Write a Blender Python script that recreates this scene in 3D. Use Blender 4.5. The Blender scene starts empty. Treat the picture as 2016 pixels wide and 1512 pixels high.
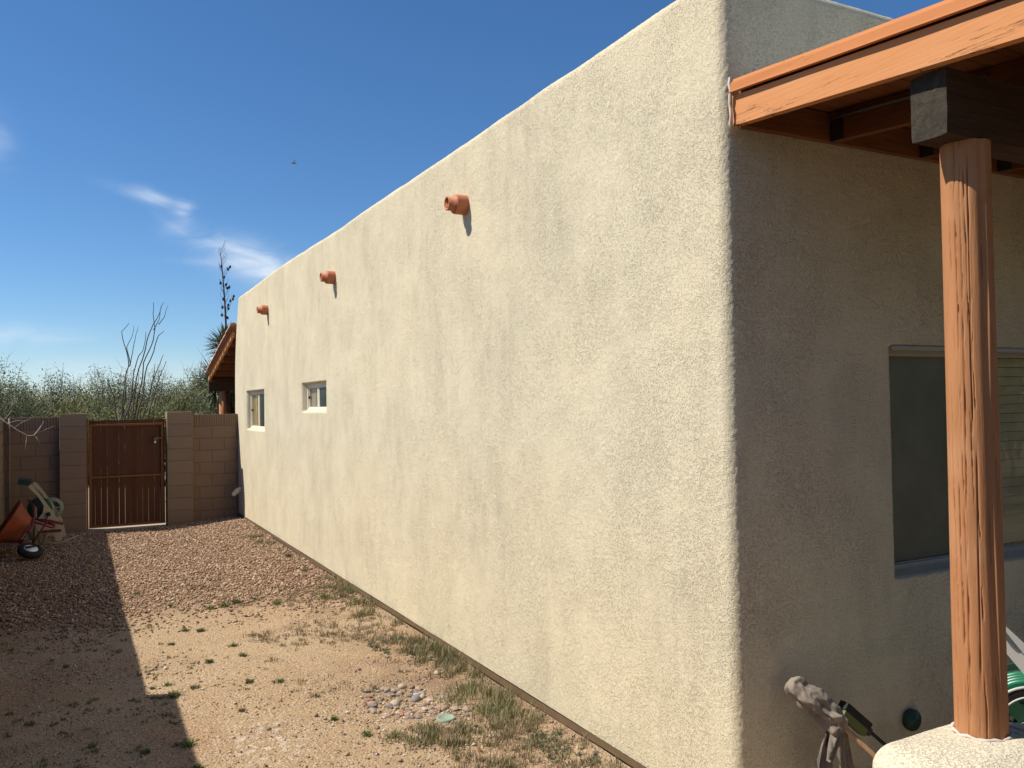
import bpy, math, random
import numpy as np
from mathutils import Vector, Matrix
random.seed(7); rng = np.random.default_rng(7)
S = bpy.context.scene; C = S.collection

# ------------------------------------------------------------------ camera
cam_d = bpy.data.cameras.new('camera'); cam = bpy.data.objects.new('camera', cam_d); C.objects.link(cam)
cam_d.sensor_fit = 'HORIZONTAL'; cam_d.sensor_width = 36.0; cam_d.lens = 29.596
cam_d.clip_start = 0.05; cam_d.clip_end = 6000
rt = Vector((0.88714858, -0.46119213, -0.01640794)); up = Vector((0.00420091, -0.02748262, 0.99961345)); fw = Vector((0.46146479, 0.88687458, 0.02244374))
cam.matrix_world = Matrix(((rt.x, up.x, -fw.x, 0), (rt.y, up.y, -fw.y, 0), (rt.z, up.z, -fw.z, 1.9), (0, 0, 0, 1)))
S.camera = cam

# ------------------------------------------------------------------ sky and sun
LIGHT = Vector((0.78, -0.30, -1.0)).normalized()
EL = math.asin(-LIGHT.z); AZ = math.atan2(-LIGHT.x, -LIGHT.y)
W = bpy.data.worlds.new('World'); S.world = W; W.use_nodes = True
nt = W.node_tree; nt.nodes.clear(); N = nt.nodes; LK = nt.links
def wn(t, **k):
    n = N.new(t)
    for a, b in k.items(): setattr(n, a, b)
    return n
def wm(op, a, b=None, c=None):
    n = wn('ShaderNodeMath', operation=op)
    for i, v in enumerate((a, b, c)):
        if v is None: continue
        if isinstance(v, (int, float)): n.inputs[i].default_value = v
        else: LK.new(v, n.inputs[i])
    return n.outputs[0]
sky = wn('ShaderNodeTexSky', sky_type='NISHITA'); sky.sun_disc = False
sky.sun_elevation = EL; sky.sun_rotation = AZ
sky.altitude = 1000; sky.air_density = 1.0; sky.dust_density = 0.25; sky.ozone_density = 6.0
tc = wn('ShaderNodeTexCoord'); sp = wn('ShaderNodeSeparateXYZ'); LK.new(tc.outputs['Generated'], sp.inputs[0])
az = wm('ARCTAN2', sp.outputs[0], sp.outputs[1]); el = wm('ARCSINE', sp.outputs[2])
cmb = wn('ShaderNodeCombineXYZ'); LK.new(az, cmb.inputs[0]); LK.new(wm('MULTIPLY', el, 2.2), cmb.inputs[1])
n1 = wn('ShaderNodeTexNoise'); n1.inputs['Scale'].default_value = 14; n1.inputs['Detail'].default_value = 7; n1.inputs['Roughness'].default_value = .58; n1.inputs['Distortion'].default_value = .8
LK.new(cmb.outputs[0], n1.inputs['Vector'])
n2 = wn('ShaderNodeTexNoise'); n2.inputs['Scale'].default_value = 2.3; n2.inputs['Detail'].default_value = 4
LK.new(cmb.outputs[0], n2.inputs['Vector'])
def blob(a0, e0, ra, re, rot, amp):
    da = wm('SUBTRACT', az, a0); de = wm('SUBTRACT', el, e0); c, s = math.cos(rot), math.sin(rot)
    u = wm('ADD', wm('MULTIPLY', da, c / ra), wm('MULTIPLY', de, s / ra))
    v = wm('ADD', wm('MULTIPLY', da, -s / re), wm('MULTIPLY', de, c / re))
    r = wm('ADD', wm('MULTIPLY', u, u), wm('MULTIPLY', v, v))
    return wm('MULTIPLY', wm('EXPONENT', wm('MULTIPLY', r, -1.0)), amp)
acc = None
for b in ((.078, .2285, .022, .007, -.25, 1.0), (.110, .213, .009, .015, -.2, 1.25), (.098, .2, .014, .010, .7, .6), (.06, .232, .03, .006, -.2, .3),
          (.185, .165, .05, .018, -.3, 1.25), (.205, .150, .04, .016, -.1, 1.0), (.10, .198, .02, .004, -.6, .5), (.15, .180, .04, .012, -.35, .5), (.14, .162, .04, .004, 0, .35),
          (-.06, .0775, .05, .010, .05, .85), (-.008, .076, .03, .004, 0, .35), (-.07, .268, .016, .022, 0, .5),
          (.03, .045, .08, .012, 0, .55), (.12, .04, .10, .010, 0, .4), (-.03, .028, .2, .016, 0, .35)):
    v = blob(*b); acc = v if acc is None else wm('ADD', acc, v)
mp = wn('ShaderNodeMapRange'); LK.new(n1.outputs[0], mp.inputs[0]); mp.inputs[1].default_value = .28; mp.inputs[2].default_value = .68
gen = wn('ShaderNodeMapRange'); LK.new(n2.outputs[0], gen.inputs[0]); gen.inputs[1].default_value = .66; gen.inputs[2].default_value = .9; gen.inputs[4].default_value = .3
cov = wm('MULTIPLY', wm('MULTIPLY', wm('ADD', acc, gen.outputs[0]), mp.outputs[0]), .62)
mixc = wn('ShaderNodeMix', data_type='RGBA'); LK.new(cov, mixc.inputs[0]); hsv = wn('ShaderNodeHueSaturation'); hsv.inputs['Saturation'].default_value = 1.14; hsv.inputs['Value'].default_value = .97; LK.new(sky.outputs[0], hsv.inputs['Color']); LK.new(hsv.outputs[0], mixc.inputs[6]); mixc.inputs[7].default_value = (5.9, 6.7, 7.7, 1)
bg = wn('ShaderNodeBackground'); LK.new(mixc.outputs[2], bg.inputs[0]); bg.inputs[1].default_value = .10
wo = wn('ShaderNodeOutputWorld'); LK.new(bg.outputs[0], wo.inputs[0])
sd = bpy.data.lights.new('sun', 'SUN'); sun = bpy.data.objects.new('sun', sd); C.objects.link(sun)
sd.energy = 5.0; sd.angle = math.radians(.53); sd.color = (1, .945, .84)
sun.rotation_euler = LIGHT.to_track_quat('-Z', 'Y').to_euler(); sun.location = (-8, 4, 12)
S.view_settings.view_transform = 'Standard'; S.view_settings.look = 'None'; S.view_settings.exposure = 0.36; S.view_settings.gamma = 1; S.view_settings.use_curve_mapping = False
S.render.engine = 'CYCLES'

# ------------------------------------------------------------------ noise (numpy)
def _h(i, j, k, s):
    n = (i * 374761393 + j * 668265263 + k * 2147483647 + s * 974711) & 0xffffffff
    n = ((n ^ (n >> 13)) * 1274126177) & 0xffffffff
    return ((n ^ (n >> 16)) & 0xffffff) / 16777215.0
def vn(x, y, z=0, s=0):
    x = np.asarray(x, float); y = np.asarray(y, float); z = np.zeros_like(x) + z
    i = np.floor(x).astype(np.int64); j = np.floor(y).astype(np.int64); k = np.floor(z).astype(np.int64)
    fx, fy, fz = x - i, y - j, z - k
    fx, fy, fz = [f * f * (3 - 2 * f) for f in (fx, fy, fz)]
    def L(a, b, t): return a + (b - a) * t
    return L(L(L(_h(i, j, k, s), _h(i + 1, j, k, s), fx), L(_h(i, j + 1, k, s), _h(i + 1, j + 1, k, s), fx), fy),
             L(L(_h(i, j, k + 1, s), _h(i + 1, j, k + 1, s), fx), L(_h(i, j + 1, k + 1, s), _h(i + 1, j + 1, k + 1, s), fx), fy), fz) * 2 - 1
def fbm(x, y, z=0, o=4, s=0):
    r = 0; a = 1; t = 0
    for q in range(o): r = r + a * vn(np.asarray(x) * 2 ** q, np.asarray(y) * 2 ** q, np.asarray(z) * 2.0 ** q, s + q); t += a; a *= .5
    return r / t

# ------------------------------------------------------------------ materials
MATS = {}
def mat(name, build=None, col=(.5, .5, .5), rough=.8, metal=0, spec=.3):
    if name in MATS: return MATS[name]
    m = bpy.data.materials.new(name); m.use_nodes = True; MATS[name] = m
    b = m.node_tree.nodes['Principled BSDF']
    b.inputs['Base Color'].default_value = (*col, 1); b.inputs['Roughness'].default_value = rough
    b.inputs['Metallic'].default_value = metal; b.inputs['Specular IOR Level'].default_value = spec
    if build: build(m, b)
    return m
class G:
    def __init__(s, m): s.t = m.node_tree; s.b = s.t.nodes['Principled BSDF']; s.geo = s.n('ShaderNodeNewGeometry'); s.pos = s.geo.outputs['Position']
    def n(s, t, **k):
        x = s.t.nodes.new(t)
        for a, b in k.items(): setattr(x, a, b)
        return x
    def put(s, i, v):
        if v is None: return
        if hasattr(v, 'is_linked'): s.t.links.new(v, i)
        elif isinstance(v, tuple) and len(v) == 3 and i.type == 'RGBA': i.default_value = (*v, 1)
        else: i.default_value = v
    def obj(s): s.pos = s.n('ShaderNodeTexCoord').outputs['Object']; return s
    def map(s, sc, v=None):
        x = s.n('ShaderNodeMapping'); x.inputs['Scale'].default_value = sc; s.put(x.inputs['Vector'], v or s.pos); return x.outputs[0]
    def noise(s, sc, det=4, ro=.5, vec=None, dist=0):
        x = s.n('ShaderNodeTexNoise'); x.inputs['Scale'].default_value = sc; x.inputs['Detail'].default_value = det
        x.inputs['Roughness'].default_value = ro; x.inputs['Distortion'].default_value = dist; s.put(x.inputs['Vector'], vec or s.pos); return x.outputs[0]
    def vor(s, sc, vec=None, out='Distance', feat='F1'):
        x = s.n('ShaderNodeTexVoronoi', feature=feat); x.inputs['Scale'].default_value = sc; s.put(x.inputs['Vector'], vec or s.pos); return x.outputs[out]
    def m(s, op, a, b=None):
        x = s.n('ShaderNodeMath', operation=op); s.put(x.inputs[0], a); s.put(x.inputs[1], b); return x.outputs[0]
    def rng(s, v, a, b, c=0, d=1):
        x = s.n('ShaderNodeMapRange'); s.put(x.inputs[0], v)
        for i, q in enumerate((a, b, c, d)): x.inputs[i + 1].default_value = q
        return x.outputs[0]
    def mix(s, f, a, b, bt='MIX'):
        x = s.n('ShaderNodeMix', data_type='RGBA', blend_type=bt); s.put(x.inputs[0], f); s.put(x.inputs[6], a); s.put(x.inputs[7], b); return x.outputs[2]
    def bump(s, h, st, d, nrm=None):
        x = s.n('ShaderNodeBump'); x.inputs['Strength'].default_value = st; x.inputs['Distance'].default_value = d; s.put(x.inputs['Height'], h); s.put(x.inputs['Normal'], nrm); return x.outputs[0]
    def out(s, col=None, nrm=None, rough=None):
        s.put(s.b.inputs['Base Color'], col); s.put(s.b.inputs['Normal'], nrm); s.put(s.b.inputs['Roughness'], rough)
    def isl(s): return s.geo.outputs['Random Per Island']

def stucco_b(base, dark, streak=1.0):
    def f(m, b):
        g = G(m)
        st = g.noise(1.0, 7, .68, g.map((1.7, 1.7, .75)), .5)
        st2 = g.noise(1.0, 6, .7, g.map((9, 9, 2.2)), .4)
        pat = g.m('MULTIPLY', g.rng(st, .42, .62), g.rng(st2, .36, .62, .15, 1))
        grain = g.noise(230, 2, .6); gr2 = g.rng(g.noise(125, 3, .65), .33, .50); msk = g.rng(g.noise(2.6, 4, .65), .38, .62, .5, 1)
        pit_shade = g.m('MULTIPLY', g.rng(g.noise(85, 4, .75), .43, .34), g.m('MULTIPLY', msk, g.rng(g.noise(11, 3), .35, .6, .3, 1)))
        c = g.mix(g.m('MULTIPLY', pat, .46 * streak), base, dark)
        c = g.mix(g.rng(g.noise(160, 3, .8), .34, .56, .30, 0), c, tuple(x * .55 for x in base))
        c = g.mix(g.m('MULTIPLY', pit_shade, .75), c, tuple(x * .34 for x in base))  # shade inside the stucco pits put into the colour
        c = g.mix(g.rng(g.noise(.8, 3), .45, .7, 0, .3), c, (base[0] * 1.02, base[1] * .97, base[2] * .9))
        h = g.m('MULTIPLY', g.m('ADD', g.m('MULTIPLY', gr2, .5), g.m('MULTIPLY', grain, .4)), msk)
        n = g.bump(h, 1.0, .0075)
        n = g.bump(g.noise(5, 5, .6), .18, .02, n)
        g.out(c, n)
    return f
M_st = mat('stucco', stucco_b((.67, .59, .42), (.45, .385, .28)), rough=.95, spec=.1)
M_pony = mat('stucco_clean', stucco_b((.70, .62, .46), (.60, .52, .38), .4), rough=.95, spec=.1)
def f_found(m, b):
    g = G(m); g.out(g.mix(g.noise(9, 5), (.42, .36, .27), (.55, .47, .35)), g.bump(g.noise(60), .5, .01))
M_found = mat('foundation', f_found, rough=.95)
def f_rust(m, b):
    g = G(m); g.out(g.mix(g.noise(14, 5), (.085, .052, .028), (.15, .095, .05)), g.bump(g.noise(40), .4, .004))
M_screed = mat('weathered_metal', f_rust, rough=.7)
def block_b(a, bb):
    def f(m, b):
        g = G(m); oi = g.n('ShaderNodeObjectInfo').outputs['Random']
        c = g.mix(g.noise(4, 5, .6), a, bb); c = g.mix(g.rng(oi, 0, 1, 0, .4), c, tuple(x * .72 for x in a))
        c = g.mix(g.rng(g.noise(150, 2), .35, .65, .3, 0), c, tuple(x * .5 for x in a))
        g.out(c, g.bump(g.noise(110, 4, .7), .7, .006))
    return f
M_blk = mat('concrete_block', block_b((.30, .205, .14), (.235, .155, .105)), rough=.95, spec=.1)
M_mortar = mat('mortar', block_b((.24, .165, .115), (.18, .12, .085)), rough=.95, spec=.1)
M_pil = mat('pillar_block', block_b((.305, .215, .15), (.245, .17, .12)), rough=.95, spec=.1)
def wood_b(a, bb, axis=(1, 14, 14), bs=.4, bd=.006, ro=.65):
    def f(m, b):
        g = G(m).obj(); v = g.map(axis)
        n1 = g.noise(3.0, 6, .6, v, .6); n2 = g.noise(14, 4, .6, v)
        c = g.mix(g.rng(n1, .3, .7), a, bb); c = g.mix(g.rng(n2, .36, .26, 0, .6), c, tuple(x * .35 for x in a))
        g.out(c, g.bump(g.m('ADD', n1, g.m('MULTIPLY', n2, .6)), bs, bd))
    return f
def f_fas(m, b):
    g = G(m).obj(); v = g.map((8, .9, 26)); n1 = g.noise(3, 6, .65, v, .5); c = g.mix(g.rng(n1, .3, .7), (.60, .26, .10), (.53, .22, .082))
    c = g.mix(g.rng(g.noise(2.2, 4), .5, .7, 0, .5), c, (.60, .29, .13))
    ck = g.m('ABSOLUTE', g.m('SUBTRACT', g.noise(1.0, 5, .6, g.map((3, 1.6, 34)), .2), .5)); ck = g.m('MULTIPLY', g.rng(ck, .012, .003), g.rng(g.noise(1.8, 3, .5, g.map((1, 1, 5))), .5, .56))
    c = g.mix(g.m('MULTIPLY', ck, .85), c, (.10, .04, .02)); g.out(c, g.bump(g.m('SUBTRACT', n1, g.m('MULTIPLY', ck, 1.5)), .4, .004))
M_fas = mat('painted_fascia_wood', f_fas, rough=.7, spec=.2)
M_cap = mat('painted_roof_metal', wood_b((.42, .16, .058), (.48, .19, .075), (5, 1, 9), .1, .002), rough=.8, spec=.1)
M_raft = mat('stained_rafter_wood', wood_b((.20, .07, .022), (.12, .042, .015), (10, 1, 16), .4), rough=.6)
M_raftx = mat('stained_ledger_wood', wood_b((.25, .092, .03), (.15, .052, .018), (1, 10, 16), .4), rough=.6)
M_beam = mat('dark_beam_wood', wood_b((.07, .036, .018), (.035, .018, .010), (1, 10, 14), .6, .01), rough=.8)
def f_end(m, b):
    g = G(m); n = g.noise(22, 6, .7, None, 1.5); c = g.mix(g.rng(n, .3, .7), (.022, .018, .012), (.062, .050, .035))
    c = g.mix(g.rng(g.noise(5, 4), .45, .62), c, (.02, .016, .014)); g.out(c, g.bump(n, .7, .006))
M_end = mat('weathered_end_grain', f_end, rough=.95)
def f_post(m, b):
    g = G(m).obj(); v = g.map((12, 12, 1.0))
    n1 = g.noise(2.2, 6, .62, v, .5); n2 = g.noise(9, 5, .65, v)
    c = g.mix(g.rng(n1, .3, .7), (.43, .195, .085), (.35, .155, .068)); c = g.mix(g.rng(g.noise(2.0, 3, .5), .5, .62, 0, .55), c, (.53, .29, .15))
    c = g.mix(g.rng(n2, .38, .28, 0, .75), c, (.16, .07, .03))
    g.out(c, g.bump(g.m('ADD', g.m('MULTIPLY', n1, .5), n2), .4, .005))
M_post = mat('painted_post_wood', f_post, rough=.85, spec=.12)
M_hang = mat('galvanised_dark', col=(.05, .05, .055), rough=.5, metal=.6)
M_cond = mat('grey_conduit', col=(.15, .14, .12), rough=.4, metal=.5)
def f_terra(m, b):
    g = G(m); g.out(g.mix(g.noise(20, 5), (.52, .185, .085), (.42, .14, .065)), g.bump(g.noise(60), .25, .004))
M_terra = mat('terracotta', f_terra, rough=.6)
M_vinyl = mat('almond_vinyl', col=(.78, .72, .58), rough=.45)
M_valu = mat('dark_window_frame', col=(.34, .33, .29), rough=.5)
M_blind = mat('tan_blind', col=(.75, .58, .30), rough=.8)
M_blind2 = mat('pale_blind', col=(.6, .62, .68), rough=.8)
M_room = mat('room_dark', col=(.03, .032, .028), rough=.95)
def f_glass(m, b):
    g = G(m); t = m.node_tree; tr = t.nodes.new('ShaderNodeBsdfTransparent'); tr.inputs[0].default_value = (.84, .82, .74, 1)
    gl = t.nodes.new('ShaderNodeBsdfGlossy'); gl.inputs['Roughness'].default_value = .02; gl.inputs[0].default_value = (.9, .9, .88, 1)
    g.put(gl.inputs['Normal'], g.bump(g.noise(2.5, 2), .15, .01))
    lw = t.nodes.new('ShaderNodeLayerWeight'); fr_ = g.m('ADD', g.m('MULTIPLY', g.m('POWER', lw.outputs['Facing'], 5.0), .9), .045); lw.inputs[0].default_value = .5
    mx = t.nodes.new('ShaderNodeMixShader'); t.links.new(fr_, mx.inputs[0]); t.links.new(tr.outputs[0], mx.inputs[1]); t.links.new(gl.outputs[0], mx.inputs[2])
    t.links.new(mx.outputs[0], t.nodes['Material Output'].inputs[0])
M_glass = mat('tinted_glass', f_glass)
def f_screen(m, b):
    g = G(m); g.out((.03, .04, .034), None, .25)
M_screen = mat('window_screen', f_screen, spec=.5)
def f_gate(m, b):
    g = G(m); oi = g.n('ShaderNodeObjectInfo').outputs['Random']
    c = g.mix(g.noise(6, 5, .6, g.map((9, 9, 1))), (.115, .038, .014), (.07, .024, .010)); c = g.mix(g.rng(oi, 0, 1, 0, .5), c, (.13, .052, .02))
    g.out(c, g.bump(g.noise(30, 4, .6, g.map((6, 6, .6))), .3, .004))
M_gate = mat('stained_gate_board', f_gate, rough=.7)
M_gframe = mat('gate_frame_paint', col=(.20, .078, .026), rough=.6)
M_lock = mat('brushed_steel', col=(.6, .6, .58), rough=.3, metal=.9)
def f_ground(m, b):
    g = G(m)
    sx = g.n('ShaderNodeSeparateXYZ'); g.put(sx.inputs[0], g.pos); y = sx.outputs[1]
    n = g.noise(1.3, 6, .6); f = g.noise(45, 5, .7); pb = g.vor(70, None, 'Color'); pd = g.vor(70)
    c = g.mix(g.rng(n, .35, .65), (.405, .285, .17), (.455, .34, .21))
    c = g.mix(g.rng(g.noise(.55, 4), .5, .68, 0, .6), c, (.36, .20, .105))
    c = g.mix(g.rng(f, .3, .7, .4, 0), c, (.24, .15, .095))
    pv = g.n('ShaderNodeSeparateXYZ'); g.put(pv.inputs[0], pb)
    c = g.mix(g.m('MULTIPLY', g.rng(pv.outputs[0], .78, .82), g.rng(pd, .55, .3)), c, (.55, .44, .33))
    c = g.mix(g.m('MULTIPLY', g.rng(pv.outputs[1], .84, .88), g.rng(pd, .55, .3)), c, (.16, .10, .075))
    yy = g.m('ADD', y, g.rng(n, 0, 1, -.8, .8))
    c = g.mix(g.rng(yy, 7.9, 9.5), c, g.mix(f, (.17, .10, .068), (.27, .165, .11)))
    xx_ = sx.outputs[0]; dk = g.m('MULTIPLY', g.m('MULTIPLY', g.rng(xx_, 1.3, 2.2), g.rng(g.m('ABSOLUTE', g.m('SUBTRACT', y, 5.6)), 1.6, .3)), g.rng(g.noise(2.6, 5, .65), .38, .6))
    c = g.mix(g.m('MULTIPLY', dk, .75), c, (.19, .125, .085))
    c = g.mix(g.m('MULTIPLY', g.rng(g.noise(1.7, 5, .6), .56, .66), g.rng(f, .2, .8, .2, .8)), c, (.24, .17, .10))
    c = g.mix(g.m('MAXIMUM', g.rng(y, 1.2, .4), g.m('MAXIMUM', g.rng(xx_, 9, 10), g.rng(xx_, -1.2, -1.8))), c, (.24, .17, .115))  # ground out of view darkened to cut the light it bounces
    wx = g.m('SUBTRACT', xx_, .95); wy = g.m('MULTIPLY', g.m('SUBTRACT', y, 4.95), .7); wd_ = g.m('ADD', g.m('MULTIPLY', wx, wx), g.m('MULTIPLY', wy, wy))
    c = g.mix(g.m('MULTIPLY', g.rng(wd_, .09, .0), g.rng(g.noise(14, 5, .7), .5, .6, 0, .7)), c, (.62, .54, .44))
    far = g.rng(y, 15.3, 17)
    c = g.mix(far, c, g.mix(n, (.30, .22, .15), (.20, .17, .10)))
    g.out(c, g.bump(g.m('ADD', f, g.m('MULTIPLY', pd, -.6)), .9, .014))
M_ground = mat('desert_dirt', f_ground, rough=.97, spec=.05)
def isl_mat(name, cols, bump=True, rough=.9):
    def f(m, b):
        g = G(m); r = g.n('ShaderNodeValToRGB'); r.color_ramp.interpolation = 'CONSTANT'
        e = r.color_ramp.elements
        while len(e) < len(cols): e.new(1)
        for i, c in enumerate(cols): e[i].position = i / len(cols); e[i].color = (*c, 1)
        g.put(r.inputs[0], g.isl()); c = r.outputs[0]
        g.out(g.mix(g.rng(g.noise(60, 3), .3, .7, .35, 0), c, (.1, .07, .05)))
    return mat(name, f, rough=rough, spec=.15)
M_grav = isl_mat('red_brown_gravel', [(.36, .225, .14), (.28, .17, .11), (.46, .32, .205), (.19, .12, .085), (.40, .26, .165), (.60, .47, .33), (.31, .20, .13), (.43, .28, .18)])
M_peb = isl_mat('mixed_pebbles', [(.46, .33, .23), (.55, .45, .34), (.30, .20, .15), (.40, .26, .17), (.62, .55, .44), (.22, .15, .12), (.44, .28, .18)])
M_grass = isl_mat('grass_blades', [(.21, .235, .08), (.25, .26, .11), (.34, .29, .17), (.19, .22, .07), (.42, .35, .22), (.27, .27, .12), (.34, .26, .16)])
M_tuft = isl_mat('green_grass_blades', [(.15, .21, .06), (.19, .24, .08), (.25, .26, .12), (.14, .18, .06)])
M_dry = isl_mat('dry_grass_blades', [(.34, .26, .16), (.27, .21, .13), (.23, .23, .11), (.38, .29, .19)])
M_clov = isl_mat('clover_leaves', [(.17, .20, .11), (.22, .24, .15), (.26, .27, .17)])
def leaf_mat(name, cols): return isl_mat(name, cols)
M_leafA = leaf_mat('grey_green_leaves', [(.18, .22, .09), (.22, .26, .11), (.13, .17, .06), (.27, .29, .15)])
M_leafB = leaf_mat('yellow_green_leaves', [(.21, .25, .06), (.27, .28, .08), (.15, .20, .045), (.30, .28, .10)])
M_leafC = leaf_mat('olive_leaves', [(.13, .16, .07), (.16, .19, .085), (.10, .125, .055), (.21, .225, .12)])
M_twig = mat('grey_twigs', col=(.27, .25, .17), rough=.9)
M_twigd = mat('brown_twigs', col=(.19, .155, .11), rough=.9)
M_oco = mat('ocotillo_bark', col=(.085, .065, .055), rough=.9)
M_yuc = leaf_mat('yucca_blades', [(.12, .15, .08), (.155, .185, .10), (.19, .22, .125), (.10, .125, .065)])
M_yst = mat('yucca_stalk', col=(.09, .06, .065), rough=.9)
M_tile = mat('clay_roof_tile', lambda m, b: G(m).out(G(m).mix(.5, (.42, .19, .13), (.36, .16, .11))), rough=.8)
def f_tile(m, b):
    g = G(m); oi = g.n('ShaderNodeObjectInfo').outputs['Random']; g.out(g.mix(g.noise(9, 5), g.mix(oi, (.54, .28, .22), (.46, .23, .18)), (.58, .36, .28)), g.bump(g.noise(50), .3, .005))
M_tile = mat('clay_tile', f_tile, rough=.85)
M_orange = mat('orange_enamel', lambda m, b: (lambda g: g.out(g.mix(g.rng(g.noise(5, 5), .4, .7), (.30, .055, .018), (.17, .045, .02)), None))(G(m)), rough=.6, spec=.35)
M_red = mat('dark_red_paint', col=(.17, .022, .016), rough=.5)
M_black = mat('black_rubber', col=(.02, .02, .02), rough=.8)
M_white = mat('white_hub', col=(.8, .82, .86), rough=.35)
M_cream = mat('cream_plastic', col=(.50, .43, .29), rough=.6)
M_dgreen = mat('dark_green_plastic', col=(.02, .05, .035), rough=.5)
M_flange = mat('pale_green_plastic', col=(.22, .27, .19), rough=.5)
M_hoseg = mat('green_hose_rubber', col=(.010, .13, .068), rough=.35, spec=.5)
M_hosew = mat('cream_hose', col=(.42, .34, .23), rough=.6)
M_pgrey = mat('light_grey_plastic', col=(.42, .40, .36), rough=.4)
M_cloth = mat('grubby_cloth', lambda m, b: (lambda g: g.out(g.mix(g.rng(g.noise(9, 4), .4, .65), (.25, .205, .16), (.15, .13, .12)), g.bump(g.noise(25, 4), .6, .01)))(G(m)), rough=.95)
M_handle = mat('worn_wooden_handle', wood_b((.42, .25, .14), (.34, .2, .11), (8, 8, 1), .2), rough=.55)
M_yellowg = mat('olive_plastic', col=(.11, .13, .04), rough=.5)
M_teal = mat('faded_teal_plastic', lambda m, b: (lambda g: g.out(g.mix(g.noise(60, 3), (.15, .24, .18), (.30, .36, .28)), g.bump(g.noise(70), .2, .003)))(G(m)), rough=.6)
M_pipe = mat('beige_pipe', col=(.26, .19, .13), rough=.6)
M_bleach = mat('bleached_twig', col=(.62, .55, .45), rough=.8)
M_foam = mat('white_foam', lambda m, b: (lambda g: g.out(g.mix(g.noise(30), (.62, .58, .48), (.45, .40, .30)), g.bump(g.noise(50), .4, .005)))(G(m)), rough=.7)
M_caulk = mat('torn_caulk', col=(.55, .47, .40), rough=.8)
M_slab = mat('concrete_slab', lambda m, b: (lambda g: g.out(g.mix(g.noise(3, 6), (.46, .38, .29), (.38, .31, .24)), g.bump(g.noise(80), .2, .003)))(G(m)), rough=.9)
M_bird = mat('bird_plumage', col=(.25, .23, .22), rough=.8)
M_roof = mat('flat_roof_coating', col=(.6, .58, .52), rough=.8)

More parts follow.
